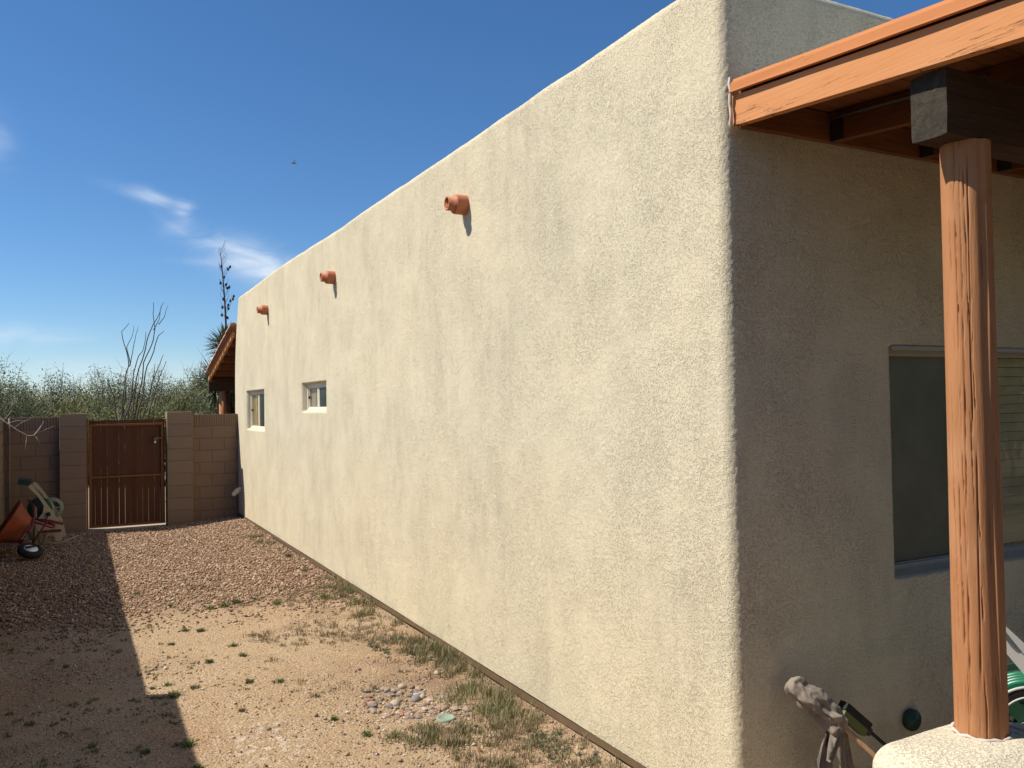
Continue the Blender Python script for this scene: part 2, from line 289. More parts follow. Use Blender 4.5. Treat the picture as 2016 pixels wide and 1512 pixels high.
# ------------------------------------------------------------------ mesh helpers
class MB:
    def __init__(s): s.v = []; s.f = []; s.sm = []
    def add(s, v, f, smooth=False):
        o = len(s.v); s.v.extend([tuple(map(float, p)) for p in v]); s.f.extend([tuple(i + o for i in q) for q in f]); s.sm.extend([smooth] * len(f)); return s
    def box(s, a, b, bev=0):
        x0, y0, z0 = a; x1, y1, z1 = b
        if bev <= 0:
            return s.add([(x0, y0, z0), (x1, y0, z0), (x1, y1, z0), (x0, y1, z0), (x0, y0, z1), (x1, y0, z1), (x1, y1, z1), (x0, y1, z1)],
                         [(0, 3, 2, 1), (4, 5, 6, 7), (0, 1, 5, 4), (1, 2, 6, 5), (2, 3, 7, 6), (3, 0, 4, 7)])
        c = bev; V = []; idx = {}
        for sx in (0, 1):
            for sy in (0, 1):
                for sz in (0, 1):
                    X = (x0, x1)[sx]; Y = (y0, y1)[sy]; Z = (z0, z1)[sz]; dx = c if sx == 0 else -c; dy = c if sy == 0 else -c; dz = c if sz == 0 else -c
                    idx[sx, sy, sz] = (len(V), len(V) + 1, len(V) + 2); V += [(X, Y + dy, Z + dz), (X + dx, Y, Z + dz), (X + dx, Y + dy, Z)]
        F = []
        I = lambda a, b, c_, k: idx[a, b, c_][k]
        for k_, (q) in enumerate(((0, 1, 2), (1, 0, 2), (2, 0, 1))):
            for e in (0, 1):
                def P(u, w):
                    t = [0, 0, 0]; t[q[0]] = e; t[q[1]] = u; t[q[2]] = w; return I(*t, q[0])
                r = [P(0, 0), P(1, 0), P(1, 1), P(0, 1)]
                F.append(tuple(r))
        for ax in range(3):
            o = [i for i in range(3) if i != ax]
            for u in (0, 1):
                for w in (0, 1):
                    def T(e):
                        t = [0, 0, 0]; t[ax] = e; t[o[0]] = u; t[o[1]] = w; return t
                    F.append((I(*T(0), o[0]), I(*T(1), o[0]), I(*T(1), o[1]), I(*T(0), o[1])))
        for k in idx: F.append(idx[k])
        return s.add(V, F)
    def obox(s, c, ax, ay, az_):   # oriented box by half axes
        c = Vector(c); ax, ay, az_ = Vector(ax), Vector(ay), Vector(az_); V = []
        for k in (-1, 1):
            for (i, j) in ((-1, -1), (1, -1), (1, 1), (-1, 1)): V.append(c + ax * i + ay * j + az_ * k)
        return s.add(V, [(0, 3, 2, 1), (4, 5, 6, 7), (0, 1, 5, 4), (1, 2, 6, 5), (2, 3, 7, 6), (3, 0, 4, 7)])
    def tube(s, pts, r, n=8, cap=True, smooth=True):
        pts = [Vector(p) for p in pts]; rs = r if hasattr(r, '__len__') else [r] * len(pts); V = []; F = []
        t0 = (pts[1] - pts[0]).normalized(); u = t0.orthogonal().normalized()
        for i, p in enumerate(pts):
            t = ((pts[min(i + 1, len(pts) - 1)] - pts[max(i - 1, 0)])).normalized()
            u = (u - t * u.dot(t)).normalized(); w = t.cross(u)
            for k in range(n): a = 2 * math.pi * k / n; V.append(p + (u * math.cos(a) + w * math.sin(a)) * rs[i])
        for i in range(len(pts) - 1):
            for k in range(n): F.append((i * n + k, i * n + (k + 1) % n, (i + 1) * n + (k + 1) % n, (i + 1) * n + k))
        if cap: F.append(tuple(range(n))[::-1]); F.append(tuple(range((len(pts) - 1) * n, len(pts) * n)))
        return s.add(V, F, smooth)
    def lathe(s, o, axis, prof, n=24, smooth=True):   # prof: (t along axis, r)
        o = Vector(o); t = Vector(axis).normalized(); u = t.orthogonal().normalized(); w = t.cross(u); V = []; F = []
        for (h, r) in prof:
            for k in range(n): a = 2 * math.pi * k / n; V.append(o + t * h + (u * math.cos(a) + w * math.sin(a)) * r)
        for i in range(len(prof) - 1):
            for k in range(n): F.append((i * n + k, i * n + (k + 1) % n, (i + 1) * n + (k + 1) % n, (i + 1) * n + k))
        return s.add(V, F, smooth)
    def prism(s, poly, d):   # poly list of 3d pts, extruded by d
        d = Vector(d); n = len(poly); V = [Vector(p) for p in poly] + [Vector(p) + d for p in poly]
        F = [tuple(range(n)), tuple(range(n, 2 * n))[::-1]] + [(i, i + n, (i + 1) % n + n, (i + 1) % n) for i in range(n)]
        return s.add(V, F)
    def build(s, name, m, parent=None, **tags):
        o = mesh_obj(name, s.v, s.f, m, parent, s.sm); tag(o, **tags); return o
def wloc(o):
    l = Vector((0, 0, 0))
    while o: l += o.location; o = o.parent
    return l
def tag(o, label=None, cat=None, group=None, kind=None):
    if label: o['label'] = label
    if cat: o['category'] = cat
    if group: o['group'] = group
    if kind: o['kind'] = kind
    return o
def mesh_obj(name, v, f, m, parent=None, sm=None, org=None):
    me = bpy.data.meshes.new(name); v = np.asarray(v, float)
    if parent is not None: org_ = Vector((0, 0, 0)); v = v - np.array(wloc(parent))
    if isinstance(f, np.ndarray):
        nf, k = f.shape; me.vertices.add(len(v)); me.vertices.foreach_set('co', v.ravel()); me.loops.add(nf * k); me.loops.foreach_set('vertex_index', f.ravel().astype(np.int32))
        me.polygons.add(nf); me.polygons.foreach_set('loop_start', (np.arange(nf) * k).astype(np.int32)); me.polygons.foreach_set('loop_total', np.full(nf, k, np.int32)); me.update(calc_edges=True); me.validate()
    else: me.from_pydata([tuple(p) for p in v], [], f)
    if sm is True: me.polygons.foreach_set('use_smooth', [True] * len(me.polygons))
    elif sm: me.polygons.foreach_set('use_smooth', sm if len(sm) == len(me.polygons) else [False] * len(me.polygons))
    if m: me.materials.append(m)
    me.update(); o = bpy.data.objects.new(name, me); C.objects.link(o)
    if parent is not None: o.parent = parent
    return o
def fixn(o):
    import bmesh
    b = bmesh.new(); b.from_mesh(o.data); bmesh.ops.recalc_face_normals(b, faces=b.faces); b.to_mesh(o.data); b.free(); return o
def empty(name, loc, label, cat, group=None):
    o = bpy.data.objects.new(name, None); C.objects.link(o); o.location = loc; o.empty_display_size = .1; return tag(o, label, cat, group)
def copy_tree(o, parent=None, loc=None):
    c = o.copy(); C.objects.link(c); c.parent = parent
    for ch in o.children: copy_tree(ch, c)
    return c
def grid_faces(nu, nv, mask=None):
    i, j = np.meshgrid(np.arange(nu - 1), np.arange(nv - 1), indexing='ij'); a = (i * nv + j)
    F = np.stack([a, a + nv, a + nv + 1, a + 1], -1)
    if mask is not None: F = F[mask]
    return F.reshape(-1, 4)

# ------------------------------------------------------------------ ground
def gz(x, y):
    x = np.asarray(x, float); y = np.asarray(y, float)
    yard = 1 / (1 + np.exp(-(y - 12.2) * 1.3))
    z = .008 + .02 * fbm(x * .6, y * .6, 0, 3, 5) + yard * (-.04 + .075 * np.clip((x - 1.3) / 1.2, 0, 1) ** 1.5 + .05 * np.clip((.6 - x) / 1.2, 0, 1))
    z = z + .03 * np.clip((x - 2.1) / .4, 0, 1) * np.clip((15 - y), 0, 1)
    z = z - .035 * np.exp(-(((x - 1.9) / .5) ** 2 + ((y - 5.25) / .5) ** 2))
    near = np.clip((20 - np.abs(y - 6)) / 8, 0, 1) * np.clip((8 - np.abs(x)) / 3, 0, 1)
    return z * near + (1 - near) * 0 - .0
def axis(lo, hi, step, far):
    a = np.arange(lo, hi + 1e-6, step); e = []; d = step; p = 0
    while p < far: d *= 1.35; p += d; e.append(p)
    e = np.array(e); return np.concatenate([(lo - e)[::-1], a, hi + e])
gx = axis(-1.2, 2.7, .035, 3500); gy = axis(3.2, 15.3, .045, 3500)
X, Y = np.meshgrid(gx, gy, indexing='ij')
Zg = gz(X, Y) + np.where((X > -1.5) & (X < 3) & (Y > 2) & (Y < 16), .006 * fbm(X * 6, Y * 6, 0, 3, 9) + .003 * fbm(X * 22, Y * 22, 0, 2, 12), 0)
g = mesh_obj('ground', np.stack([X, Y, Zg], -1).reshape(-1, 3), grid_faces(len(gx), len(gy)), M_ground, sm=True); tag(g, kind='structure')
def gzf(x, y): return float(gz(np.array([x]), np.array([y]))[0])

# ------------------------------------------------------------------ house
house = empty('house', (2.5, 2.778, 0), 'sand coloured stucco house with flat parapet roof and long sunlit side wall', 'house')
R0 = .055; X0, Y0, Y1 = 2.5, 2.778, 15.35
WIN = {'near': (9.33, 10.42, 1.845, 2.165), 'far': (12.80, 14.20, 1.555, 2.145), 'big': (3.535, 5.9, 1.03, 2.14)}
def steps(a, b, fn):
    r = [a]
    while r[-1] < b: r.append(r[-1] + fn(r[-1]))
    r[-1] = b; return r
def ystep(y):
    Zc = 1.15 + .887 * y; s = max(.010, .0085 * (Zc / 3.6) ** 2 * .9)
    s = min(s, .05)
    for (a, b) in ((9.2, 10.55), (12.7, 14.3)):
        if a < y < b: s = min(s, .018)
    if y > 14.4: s = .03
    return s
ys = np.array(steps(Y0 + R0, Y1 - R0, ystep))[::-1]      # from far to near
arc = np.linspace(0, math.pi / 2, 22)[1:-1]
xs2 = np.array(steps(X0 + R0, 9.0, lambda x: min(.011 + max(0, x - 2.7) * .02, .2) if not 3.4 < x < 4.8 else .02))
# v profile: (inset, z); wall base at .085
zv = np.array(steps(.09, 3.74, lambda z: .0085))
pr = [(0.0, z) for z in zv]
for a in np.linspace(0, math.pi / 2, 9)[1:]: pr.append((.06 * (1 - math.cos(a)), 3.74 + .06 * math.sin(a)))
for d in (.09, .13, .18, .23): pr.append((d, 3.80))
pr.append((.25, 3.76)); pr.append((.25, 3.4))
pr = np.array(pr)
def path(u_kind, t, d):      # returns x,y,nx,ny arrays
    pass
U = []      # list of (kind, param)
for a in np.linspace(math.pi / 2, 0, 8)[:-1]: U.append((2, a))
for y in ys: U.append((0, y))
for a in arc: U.append((1, a))
for x in xs2: U.append((3, x))
P = np.zeros((len(U), len(pr), 3)); NR = np.zeros_like(P)
dd = pr[:, 0]; zz = pr[:, 1]
for i, (k, t) in enumerate(U):
    rr = np.maximum(R0 - dd, 0)
    if k == 0: x = X0 + dd; y = np.clip(t, Y0 + np.maximum(dd, R0), Y1 - np.maximum(dd, R0)); n = (-1, 0)
    elif k == 3: x = np.maximum(t, X0 + np.maximum(dd, R0)); y = Y0 + dd; n = (0, -1)
    elif k == 1: c = np.maximum(R0, dd); x = X0 + c - rr * math.cos(t); y = Y0 + c - rr * math.sin(t); n = (-math.cos(t), -math.sin(t))
    else: c = np.maximum(R0, dd); x = X0 + c - rr * math.cos(t); y = Y1 - c + rr * math.sin(t); n = (-math.cos(t), math.sin(t))
    P[i, :, 0] = x; P[i, :, 1] = y; P[i, :, 2] = zz; NR[i, :, 0] = n[0]; NR[i, :, 1] = n[1]
topw = np.clip((zz - 3.73) / .07, 0, 1) * (dd < .24)
NR[:, :, 2] = topw[None, :]; NR[:, :, 0] *= (1 - topw)[None, :]; NR[:, :, 1] *= (1 - topw)[None, :]
px, py, pz = P[..., 0], P[..., 1], P[..., 2]
disp = .0010 * fbm(px * 75, py * 62, pz * 62, 2, 1) + .004 * fbm(px * 1.5, py * 1.7, pz * 1.7, 3, 3) + .0016 * vn(px * 95, py * 95, pz * 95, 4)
P += NR * disp[..., None]
# parapet height swells, far end leans in towards the top
hs = .035 * np.exp(-((py - 11.3) / 1.6) ** 2) + .008 * vn(py * .9, px * .9, 0, 31) + .005 * vn(py * 3, px * 3, 0, 32)
P[..., 2] += np.clip((pz - 3.2) / .5, 0, 1) * hs
far = np.clip((P[..., 1] - 13.9) / 1.4, 0, 1); P[..., 1] -= .45 * np.clip((pz - 2.2) / 1.6, 0, 1) ** 2 * far
# recesses (soft reveals)
def sd_rect(a, b, r, u, v):
    cx, cy = (r[0] + r[1]) / 2, (r[2] + r[3]) / 2; qx = np.abs(a - cx) - (r[1] - r[0]) / 2; qy = np.abs(b - cy) - (r[3] - r[2]) / 2
    return np.maximum(qx, qy)
isl_ = np.array([k == 0 for k, t in U])[:, None] & (zz < 3.7)[None, :]
iss_ = np.array([k == 3 for k, t in U])[:, None] & (zz < 3.7)[None, :]
hole = np.zeros(px.shape, bool)
for nme in ('near', 'far'):
    r = WIN[nme]; s_ = sd_rect(P[..., 1], P[..., 2], r, 0, 0); dep = .085 * np.clip((.022 - s_) / .034, 0, 1) ** 1.3
    P[..., 0] += np.where(isl_, dep, 0); hole |= isl_ & (s_ < -.014)
r = WIN['big']; s_ = sd_rect(P[..., 0], P[..., 2], r, 0, 0); dep = .10 * np.clip((.012 - s_) / .018, 0, 1) ** 1.5
P[..., 1] += np.where(iss_, dep, 0); hole |= iss_ & (s_ < -.03)
fm = ~(hole[:-1, :-1] & hole[1:, :-1] & hole[:-1, 1:] & hole[1:, 1:])
w = mesh_obj('stucco_wall', P.reshape(-1, 3), grid_faces(len(U), len(pr), fm), M_st, house, sm=True)
b = MB(); b.box((2.76, 3.03, 3.45), (9, 15.1, 3.5)); b.build('flat_roof', M_roof, house)
b = MB(); b.box((2.78, 15.3, 0), (9, 15.33, 3.74)); b.box((2.7, 15.09, 3.0), (9, 15.14, 3.74)); b.box((8.98, 2.9, 0), (9.0, 15.29, 3.74)); b.build('rear_wall', M_st, house)
b = MB(); b.box((2.528, 2.806, -.3), (8.99, 15.29, .086)); b.build('foundation', M_found, house)
# weep screed: metal drip strip in short lengths round the foot of the wall
y = 2.80; k = 0
while y < 15.3:
    L = min(3.05, 15.33 - y); b = MB(); pv = []
    for q in np.linspace(y + .003, y + L, 14):
        zj = .006 * math.sin(q * 2.3) + .004 * random.uniform(-1, 1); pv.append((q, zj))
    V = []
    for q, zj in pv: V += [(2.489, q, .094 + zj * .4), (2.482, q, .058 + zj), (2.487, q, .056 + zj), (2.535, q, .09)]
    F = []
    for i in range(len(pv) - 1): F += [(i * 4, i * 4 + 1, i * 4 + 5, i * 4 + 4), (i * 4 + 1, i * 4 + 2, i * 4 + 6, i * 4 + 5), (i * 4 + 2, i * 4 + 3, i * 4 + 7, i * 4 + 6)]
    b.add(V, F); b.build('weep_screed', M_screed, house); y += L
b = MB(); b.box((2.5, 2.768, .055), (9, 2.772, .095)); b.build('weep_screed', M_screed, house)
# small windows
def side_window(y0, y1, z0, z1, blind, split):
    fx = 2.562
    fr = MB(); t = .028
    fr.box((fx, y0, z0), (fx + .05, y1, z0 + t), .003); fr.box((fx, y0, z1 - t), (fx + .05, y1, z1), .003)
    fr.box((fx, y0, z0 + t), (fx + .05, y0 + t, z1 - t)); fr.box((fx, y1 - t, z0 + t), (fx + .05, y1, z1 - t))
    frame = fr.build('window', M_vinyl, house)
    mb = MB(); mb.box((fx + .006, split - .02, z0 + t), (fx + .04, split + .022, z1 - t), .003); mb.build('mullion', M_vinyl, frame)
    for (a, c_) in ((y0 + t, split - .02), (split + .022, y1 - t)):
        s = MB(); t2 = .018
        s.box((fx + .014, a, z0 + t), (fx + .034, c_, z0 + t + t2)); s.box((fx + .014, a, z1 - t - t2), (fx + .034, c_, z1 - t))
        s.box((fx + .014, c_ - t2, z0 + t + t2), (fx + .034, c_, z1 - t - t2)); s.build('sash', M_vinyl, frame)
    g2 = MB(); g2.box((fx + .024, split + .022, z0 + t), (fx + .029, y1 - t, z1 - t)); g2.build('pane', M_glass, frame)
    g2 = MB(); g2.box((fx + .020, y0 + t, z0 + t), (fx + .025, split - .02, z1 - t)); g2.build('pane', M_screen, frame)
    bl = MB()
    z = z0 + t
    while z < z1 - .04: bl.box((fx + .038, split + .02, z), (fx + .041, y1 - t, z + .0245)); z += .026
    bl.build('blind', blind, frame)
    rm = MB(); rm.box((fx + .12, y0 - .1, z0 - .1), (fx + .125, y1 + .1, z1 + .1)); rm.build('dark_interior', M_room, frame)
    lk = MB(); lk.box((fx + .004, y1 - t - .03, (z0 + z1) / 2 - .015), (fx + .02, y1 - t - .012, (z0 + z1) / 2 + .02), .002); lk.build('latch', M_black, frame)
side_window(9.33, 10.42, 1.845, 2.165, M_blind2, 9.93)
side_window(12.80, 14.20, 1.555, 2.145, M_blind, 13.56)
# big window on the shaded face
def f_bscr(m, b):
    g = G(m); g.out(g.mix(g.rng(g.noise(3.0, 5, .6), .35, .65), (.085, .095, .066), (.125, .13, .09)), g.bump(g.noise(600, 1), .2, .001))
M_bscr = mat('insect_screen', f_bscr, rough=.38, spec=.5)
wf = MB(); fy = 2.862
wf.box((3.54, fy, 1.03), (5.9, fy + .06, 1.062), .003); wf.box((3.54, fy - .012, 2.108), (5.9, fy + .06, 2.14), .003)
wf.box((3.54, fy, 1.062), (3.565, fy + .06, 2.108)); wf.box((5.87, fy, 1.062), (5.9, fy + .06, 2.108)); wf.box((3.54, fy - .035, 1.012), (5.9, fy + .02, 1.028), .002)
bw = wf.build('window', M_valu, house)
b = MB(); b.box((3.536, 2.772, 2.128), (5.9, fy - .014, 2.150), .003); b.build('head_trim', M_valu, bw)
b = MB(); b.box((4.12, fy + .005, 1.062), (4.165, fy + .05, 2.108), .003); b.build('mullion', M_valu, bw)
b = MB(); b.box((3.565, fy + .03, 1.062), (4.12, fy + .035, 2.108)); b.build('pane', M_bscr, bw)
b = MB(); b.box((4.165, fy + .018, 1.062), (5.87, fy + .023, 2.108)); b.build('pane', M_glass, bw)
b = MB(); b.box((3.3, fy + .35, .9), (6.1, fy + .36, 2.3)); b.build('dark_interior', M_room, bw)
M_slat = mat('blind_slat', col=(.78, .78, .66), rough=.6)
z = 1.07; first = None
while z < 2.08:
    if first is None:
        b = MB(); b.add([(3.6, fy + .075, z), (5.86, fy + .075, z), (5.86, fy + .088, z + .047), (3.6, fy + .088, z + .047), (3.6, fy + .077, z - .002), (5.86, fy + .077, z - .002), (5.86, fy + .090, z + .045), (3.6, fy + .090, z + .045)],
                        [(0, 1, 2, 3), (7, 6, 5, 4), (0, 4, 5, 1), (3, 2, 6, 7)]); first = b.build('blind_slat', M_slat, bw); z00 = z
    else: c = first.copy(); C.objects.link(c); c.location.z += z - z00
    z += .052
# terracotta roof drain spouts
def spout(y, z, k=1.0):
    b = MB(); r = .07 * k
    b.lathe((2.52, y, z), (-1, 0, 0), [(0, r), (.10, r), (.112, r * .94), (.112, r * .72), (.165, r * .70), (.168, r * .60), (.04, r * .56), (.04, 0)], 28); return b.build('roof_drain_spout', M_terra, house)
spout(5.485, 3.325); spout(8.93, 3.285); spout(12.47, 3.308)
b = MB(); pts = []
for i in range(9): t = i / 8; pts.append((2.515, 2.752 + .004 * math.sin(i * 2), 3.29 - .23 * t))
b.tube(pts, [.004, .009, .007, .010, .006, .009, .006, .008, .003], 6); b.build('sealant_bead', M_caulk, house)

# ------------------------------------------------------------------ front porch roof (sloping away from the house)
SL = .087
def zr(y): return SL * (y - 2.765)
porch = empty('porch_roof', (2.55, 2.0, 3.0), 'lean-to porch roof with orange fascia and brown exposed rafters beside the stucco corner', 'roof')
def slope_box(x0, x1, ya, yb, z0, z1, bev=0):     # z at y = 2.765
    b = MB(); V = []
    for x in (x0, x1):
        for y in (ya, yb):
            for z in (z0, z1): V.append((x, y, z + zr(y)))
    return b.add(V, [(0, 1, 3, 2), (4, 6, 7, 5), (0, 4, 5, 1), (2, 3, 7, 6), (0, 2, 6, 4), (1, 5, 7, 3)])
def sub(b, n):    # face-subdivided fascia for a slightly uneven board
    return b
YE = .85
slope_box(2.532, 2.57, YE, 2.757, 3.083, 3.212).build('fascia_board', M_fas, porch)
# drip edge: angled metal cap with a rolled lip
b = MB(); n = 2; V = []
prof = [(2.60, 3.285), (2.535, 3.283), (2.516, 3.262), (2.509, 3.228), (2.506, 3.220), (2.513, 3.217), (2.531, 3.222), (2.531, 3.25), (2.60, 3.25)]
ysd = np.linspace(YE - .02, 2.752, 30)
for q in ysd:
    for (x, z) in prof: V.append((x + .0012 * math.sin(q * 9), q, z + zr(q) + .0012 * math.sin(q * 5 + 1)))
F = []; m_ = len(prof)
for i in range(len(ysd) - 1):
    for j in range(m_ - 1): F.append((i * m_ + j, i * m_ + j + 1, (i + 1) * m_ + j + 1, (i + 1) * m_ + j))
F.append(tuple(range(m_))); F.append(tuple(range((len(ysd) - 1) * m_, len(ysd) * m_)))
b.add(V, F); b.build('drip_edge', M_cap, porch)
slope_box(2.60, 8.2, YE, 2.77, 3.255, 3.288).build('roof_membrane', M_roof, porch)
yb = YE; 
while yb < 2.75:
    w_ = min(.14, 2.765 - yb); slope_box(2.572, 8.2, yb, yb + w_ - .004, 3.222, 3.248).build('roof_board', M_raftx, porch); yb += .14
b = MB(); b.box((2.575, 2.735, 3.08), (8.2, 2.767, 3.215), .002); b.build('ledger_board', M_raftx, porch)
for x in (3.10, 3.72, 4.34, 4.96, 5.58, 6.2, 6.82, 7.44, 8.06):
    slope_box(x, x + .04, YE + .04, 2.73, 3.082, 3.218).build('rafter', M_raft, porch)
    h = MB(); h.box((x - .004, 2.66, 3.079), (x - .001, 2.733, 3.17)); h.box((x + .041, 2.66, 3.079), (x + .044, 2.733, 3.17)); h.box((x - .003, 2.66, 3.078), (x + .043, 2.733, 3.081)); h.build('joist_hanger', M_hang, porch)
slope_box(2.572, 8.2, YE + .0, YE + .038, 3.083, 3.212).build('front_fascia_board', M_fas, porch)
slope_box(2.573, 2.61, YE + .04, 2.73, 3.10, 3.216).build('rafter', M_raft, porch)
b = MB(); b.tube([(3.085, q, 3.185 + zr(q)) for q in np.linspace(1.97, 2.70, 7)], .008, 8); b.build('conduit', M_cond, porch)
# beam
bm_ = MB(); n = 60; V = []; xs_ = np.linspace(2.585, 8.0, n)
yb0, yb1, zb0, zb1 = 1.795, 1.93, 2.775, 3.003
ringp = []
for k in range(6): ringp.append((yb0 + (yb1 - yb0) * k / 5, zb0))
for k in range(1, 9): ringp.append((yb1, zb0 + (zb1 - zb0) * k / 8))
for k in range(1, 6): ringp.append((yb1 - (yb1 - yb0) * k / 5, zb1))
for k in range(1, 8): ringp.append((yb0, zb1 - (zb1 - zb0) * k / 8))
cy, cz = (yb0 + yb1) / 2, (zb0 + zb1) / 2
for i, x in enumerate(xs_):
    for (q, z) in ringp:
        corner = (abs(abs(q - cy) - .0675) < .001) and (abs(abs(z - cz) - .114) < .001); s_ = .975 if corner else 1
        e = .0035 * float(fbm(np.array([x * 2]), np.array([q * 20]), np.array([z * 20.]), 3, 8)[0])
        if z > 2.99: e = -abs(e)
        V.append((x + (.004 * random.random() if i == 0 else 0), cy + (q - cy) * s_ + e, cz + (z - cz) * (s_ if corner else 1) + (e if z < 2.98 else -.002)))
m_ = len(ringp); F = []
for i in range(n - 1):
    for j in range(m_): F.append((i * m_ + j, (i + 1) * m_ + j, (i + 1) * m_ + (j + 1) % m_, i * m_ + (j + 1) % m_))
bm_.add(V, F); bm_.add(V[-m_:], [tuple(range(m_))]); beam = bm_.build('beam', M_beam, porch)
b = MB(); b.add([(p[0] - .001, p[1], p[2]) for p in V[:m_]] + [(V[0][0] - .002, cy, cz)], [(j, (j + 1) % m_, m_) for j in range(m_)]); b.build('weathered_beam_end', M_end, beam)
# post with drying checks
nt_, nz_ = 220, 560; th = np.linspace(0, 2 * math.pi, nt_, endpoint=False); zp = np.linspace(.725, 2.777, nz_)
TH, ZP = np.meshgrid(th, zp, indexing='xy')
rad = .079 + .004 * (1 - (ZP - .7) / 2.06) + .0022 * fbm(np.cos(TH) * 1.2, np.sin(TH) * 1.2, ZP * .9, 3, 21) + .0012 * fbm(np.cos(TH) * 9, np.sin(TH) * 9, ZP * 3, 3, 22)
# hewn flat facet toward camera-right
fa = 4.38; rad -= .006 * np.exp(-((TH - fa) / .16) ** 2)
rad += .0045 * np.exp(-((TH - (fa + .17 + .05 * np.sin(ZP * 3))) / .05) ** 2) * (.5 + .5 * vn(ZP * 6, ZP * 0, 0, 5))
crk = np.zeros_like(rad)
for i in range(34):
    t0 = random.uniform(2.0, 5.6) if i < 24 else random.uniform(0, 6.28); zc = random.uniform(.75, 2.7); L = random.uniform(.12, .75); wd = random.uniform(.011, .020)
    cen = t0 + .14 * (ZP - zc) * random.uniform(-.2, 1.3) * -1 + .03 * vn(ZP * 5, ZP * 0 + i, 0, 40 + i) + .014 * vn(ZP * 30, ZP * 0 + i, 0, 80 + i)
    dth = (TH - cen + math.pi) % (2 * math.pi) - math.pi
    am = np.clip(1 - ((ZP - zc) / L) ** 2, 0, 1) ** .4 * np.clip(.35 + 1.3 * vn(ZP * 11, ZP * 0 + i, 0, 120 + i), 0, 1)
    crk = np.maximum(crk, am * np.exp(-(dth / wd) ** 2) * random.uniform(.006, .014))
for (t0, z0, z1, dp) in ((3.72, 1.75, 2.75, .015), (3.42, 1.5, 2.2, .012), (3.78, .9, 1.75, .012), (3.35, .75, 1.3, .010)):
    cen = t0 - .10 * (z0 - ZP) + .02 * vn(ZP * 8, ZP * 0, 0, 222); am = np.clip((ZP - z0) / .1, 0, 1) * np.clip((z1 - ZP) / .1, 0, 1) * (.6 + .4 * vn(ZP * 14, ZP * 0, 0, 9))
    crk = np.maximum(crk, am * dp * np.exp(-((TH - cen) / .022) ** 2))
rad -= crk
lean = (ZP - .7) / 2.06
PX = 2.772 + rad * np.cos(TH); PY = 1.862 + rad * np.sin(TH)
V = np.stack([PX, PY, ZP + .006 * np.sin(TH + 1) * np.clip((.74 - ZP) / .04, 0, 1)], -1).reshape(-1, 3)
j, i = np.meshgrid(np.arange(nz_ - 1), np.arange(nt_), indexing='ij'); i2 = (i + 1) % nt_
F = np.stack([j * nt_ + i, j * nt_ + i2, (j + 1) * nt_ + i2, (j + 1) * nt_ + i], -1).reshape(-1, 4)
post = mesh_obj('porch_post', V, F, M_post, sm=True); tag(post, 'round orange brown painted log post with long drying cracks, standing on the low stucco wall', 'post')
b = MB(); pts = []
for k in range(40): a = 2 * math.pi * k / 39; r_ = .089 + .003 * math.sin(k * 2.1); pts.append((2.772 + r_ * math.cos(a), 1.862 + r_ * math.sin(a), .742 + .003 * math.sin(k * 1.3)))
b.tube(pts, [.006 + .002 * math.sin(k * 1.7) for k in range(40)], 6); cp = b.build('sealant_ring', M_caulk); cp.parent = post

# ------------------------------------------------------------------ low stucco wall under the post
out = []
def seg(p, q, k):
    for i in range(k): out.append((p[0] + (q[0] - p[0]) * i / k, p[1] + (q[1] - p[1]) * i / k))
def arcp(c, r, a0, a1, k):
    for i in range(k): a = a0 + (a1 - a0) * i / k; out.append((c[0] + r * math.cos(a), c[1] + r * math.sin(a)))
seg((6, 1.56), (6, 1.93), 10); seg((6, 1.93), (3.02, 1.93), 90); seg((3.02, 1.93), (2.92, 2.05), 8); seg((2.92, 2.05), (2.49, 2.05), 30)
arcp((2.49, 1.93), .12, math.pi / 2, math.pi, 14); seg((2.37, 1.93), (2.37, 1.68), 16); arcp((2.49, 1.68), .12, math.pi, 1.5 * math.pi, 14); seg((2.49, 1.56), (6, 1.56), 140)
out = np.array(out); no = len(out)
tn = np.roll(out, -1, 0) - np.roll(out, 1, 0); tn /= np.linalg.norm(tn, axis=1)[:, None]; nn = np.stack([-tn[:, 1], tn[:, 0]], 1)
c0 = np.array([2.6, 1.8])
if ((c0 - out[200 % no]) @ nn[200 % no]) < 0 and False: pass
rings = []
for z in np.linspace(-.1, .60, 50): rings.append((0, z))
for a in np.linspace(0, math.pi / 2, 12)[1:]: rings.append((.11 * (1 - math.cos(a)), .625 + .105 * math.sin(a)))
inn = nn * (1 if ((np.array([2.6, 1.8]) - out[150]) @ nn[150]) > 0 else 1)
area = np.sum(out[:, 0] * np.roll(out[:, 1], -1) - np.roll(out[:, 0], -1) * out[:, 1]) / 2
if area < 0: inn = -inn
V = []
for d, z in rings: V.append(np.concatenate([out + inn * d, np.full((no, 1), z)], 1))
e_ = out + inn * .11; cl = e_.copy(); cl[:, 1] = 1.745; cl[:, 0] = np.clip(cl[:, 0], 2.60, 5.9)
for q in (.15, .3, .5, .7, .85, 1.0): V.append(np.concatenate([e_ + (cl - e_) * q, np.full((no, 1), .730 + .012 * (1 - (1 - q) ** 2))], 1))
V = np.array(V); nz2 = len(V)
dsp = .002 * fbm(V[..., 0] * 40, V[..., 1] * 40, V[..., 2] * 40, 3, 2) + .010 * fbm(V[..., 0] * 4, V[..., 1] * 4, V[..., 2] * 4, 2, 6)
V[..., 2] += dsp * .6; V[:51, :, :2] -= inn[None] * dsp[:51, :, None]
j, i = np.meshgrid(np.arange(nz2 - 1), np.arange(no), indexing='ij'); i2 = (i + 1) % no
F = np.stack([j * no + i, j * no + i2, (j + 1) * no + i2, (j + 1) * no + i], -1).reshape(-1, 4)
pw = fixn(mesh_obj('low_wall', V.reshape(-1, 3), F, M_pony, sm=True)); tag(pw, 'low rounded cream stucco wall carrying the porch post', 'wall')
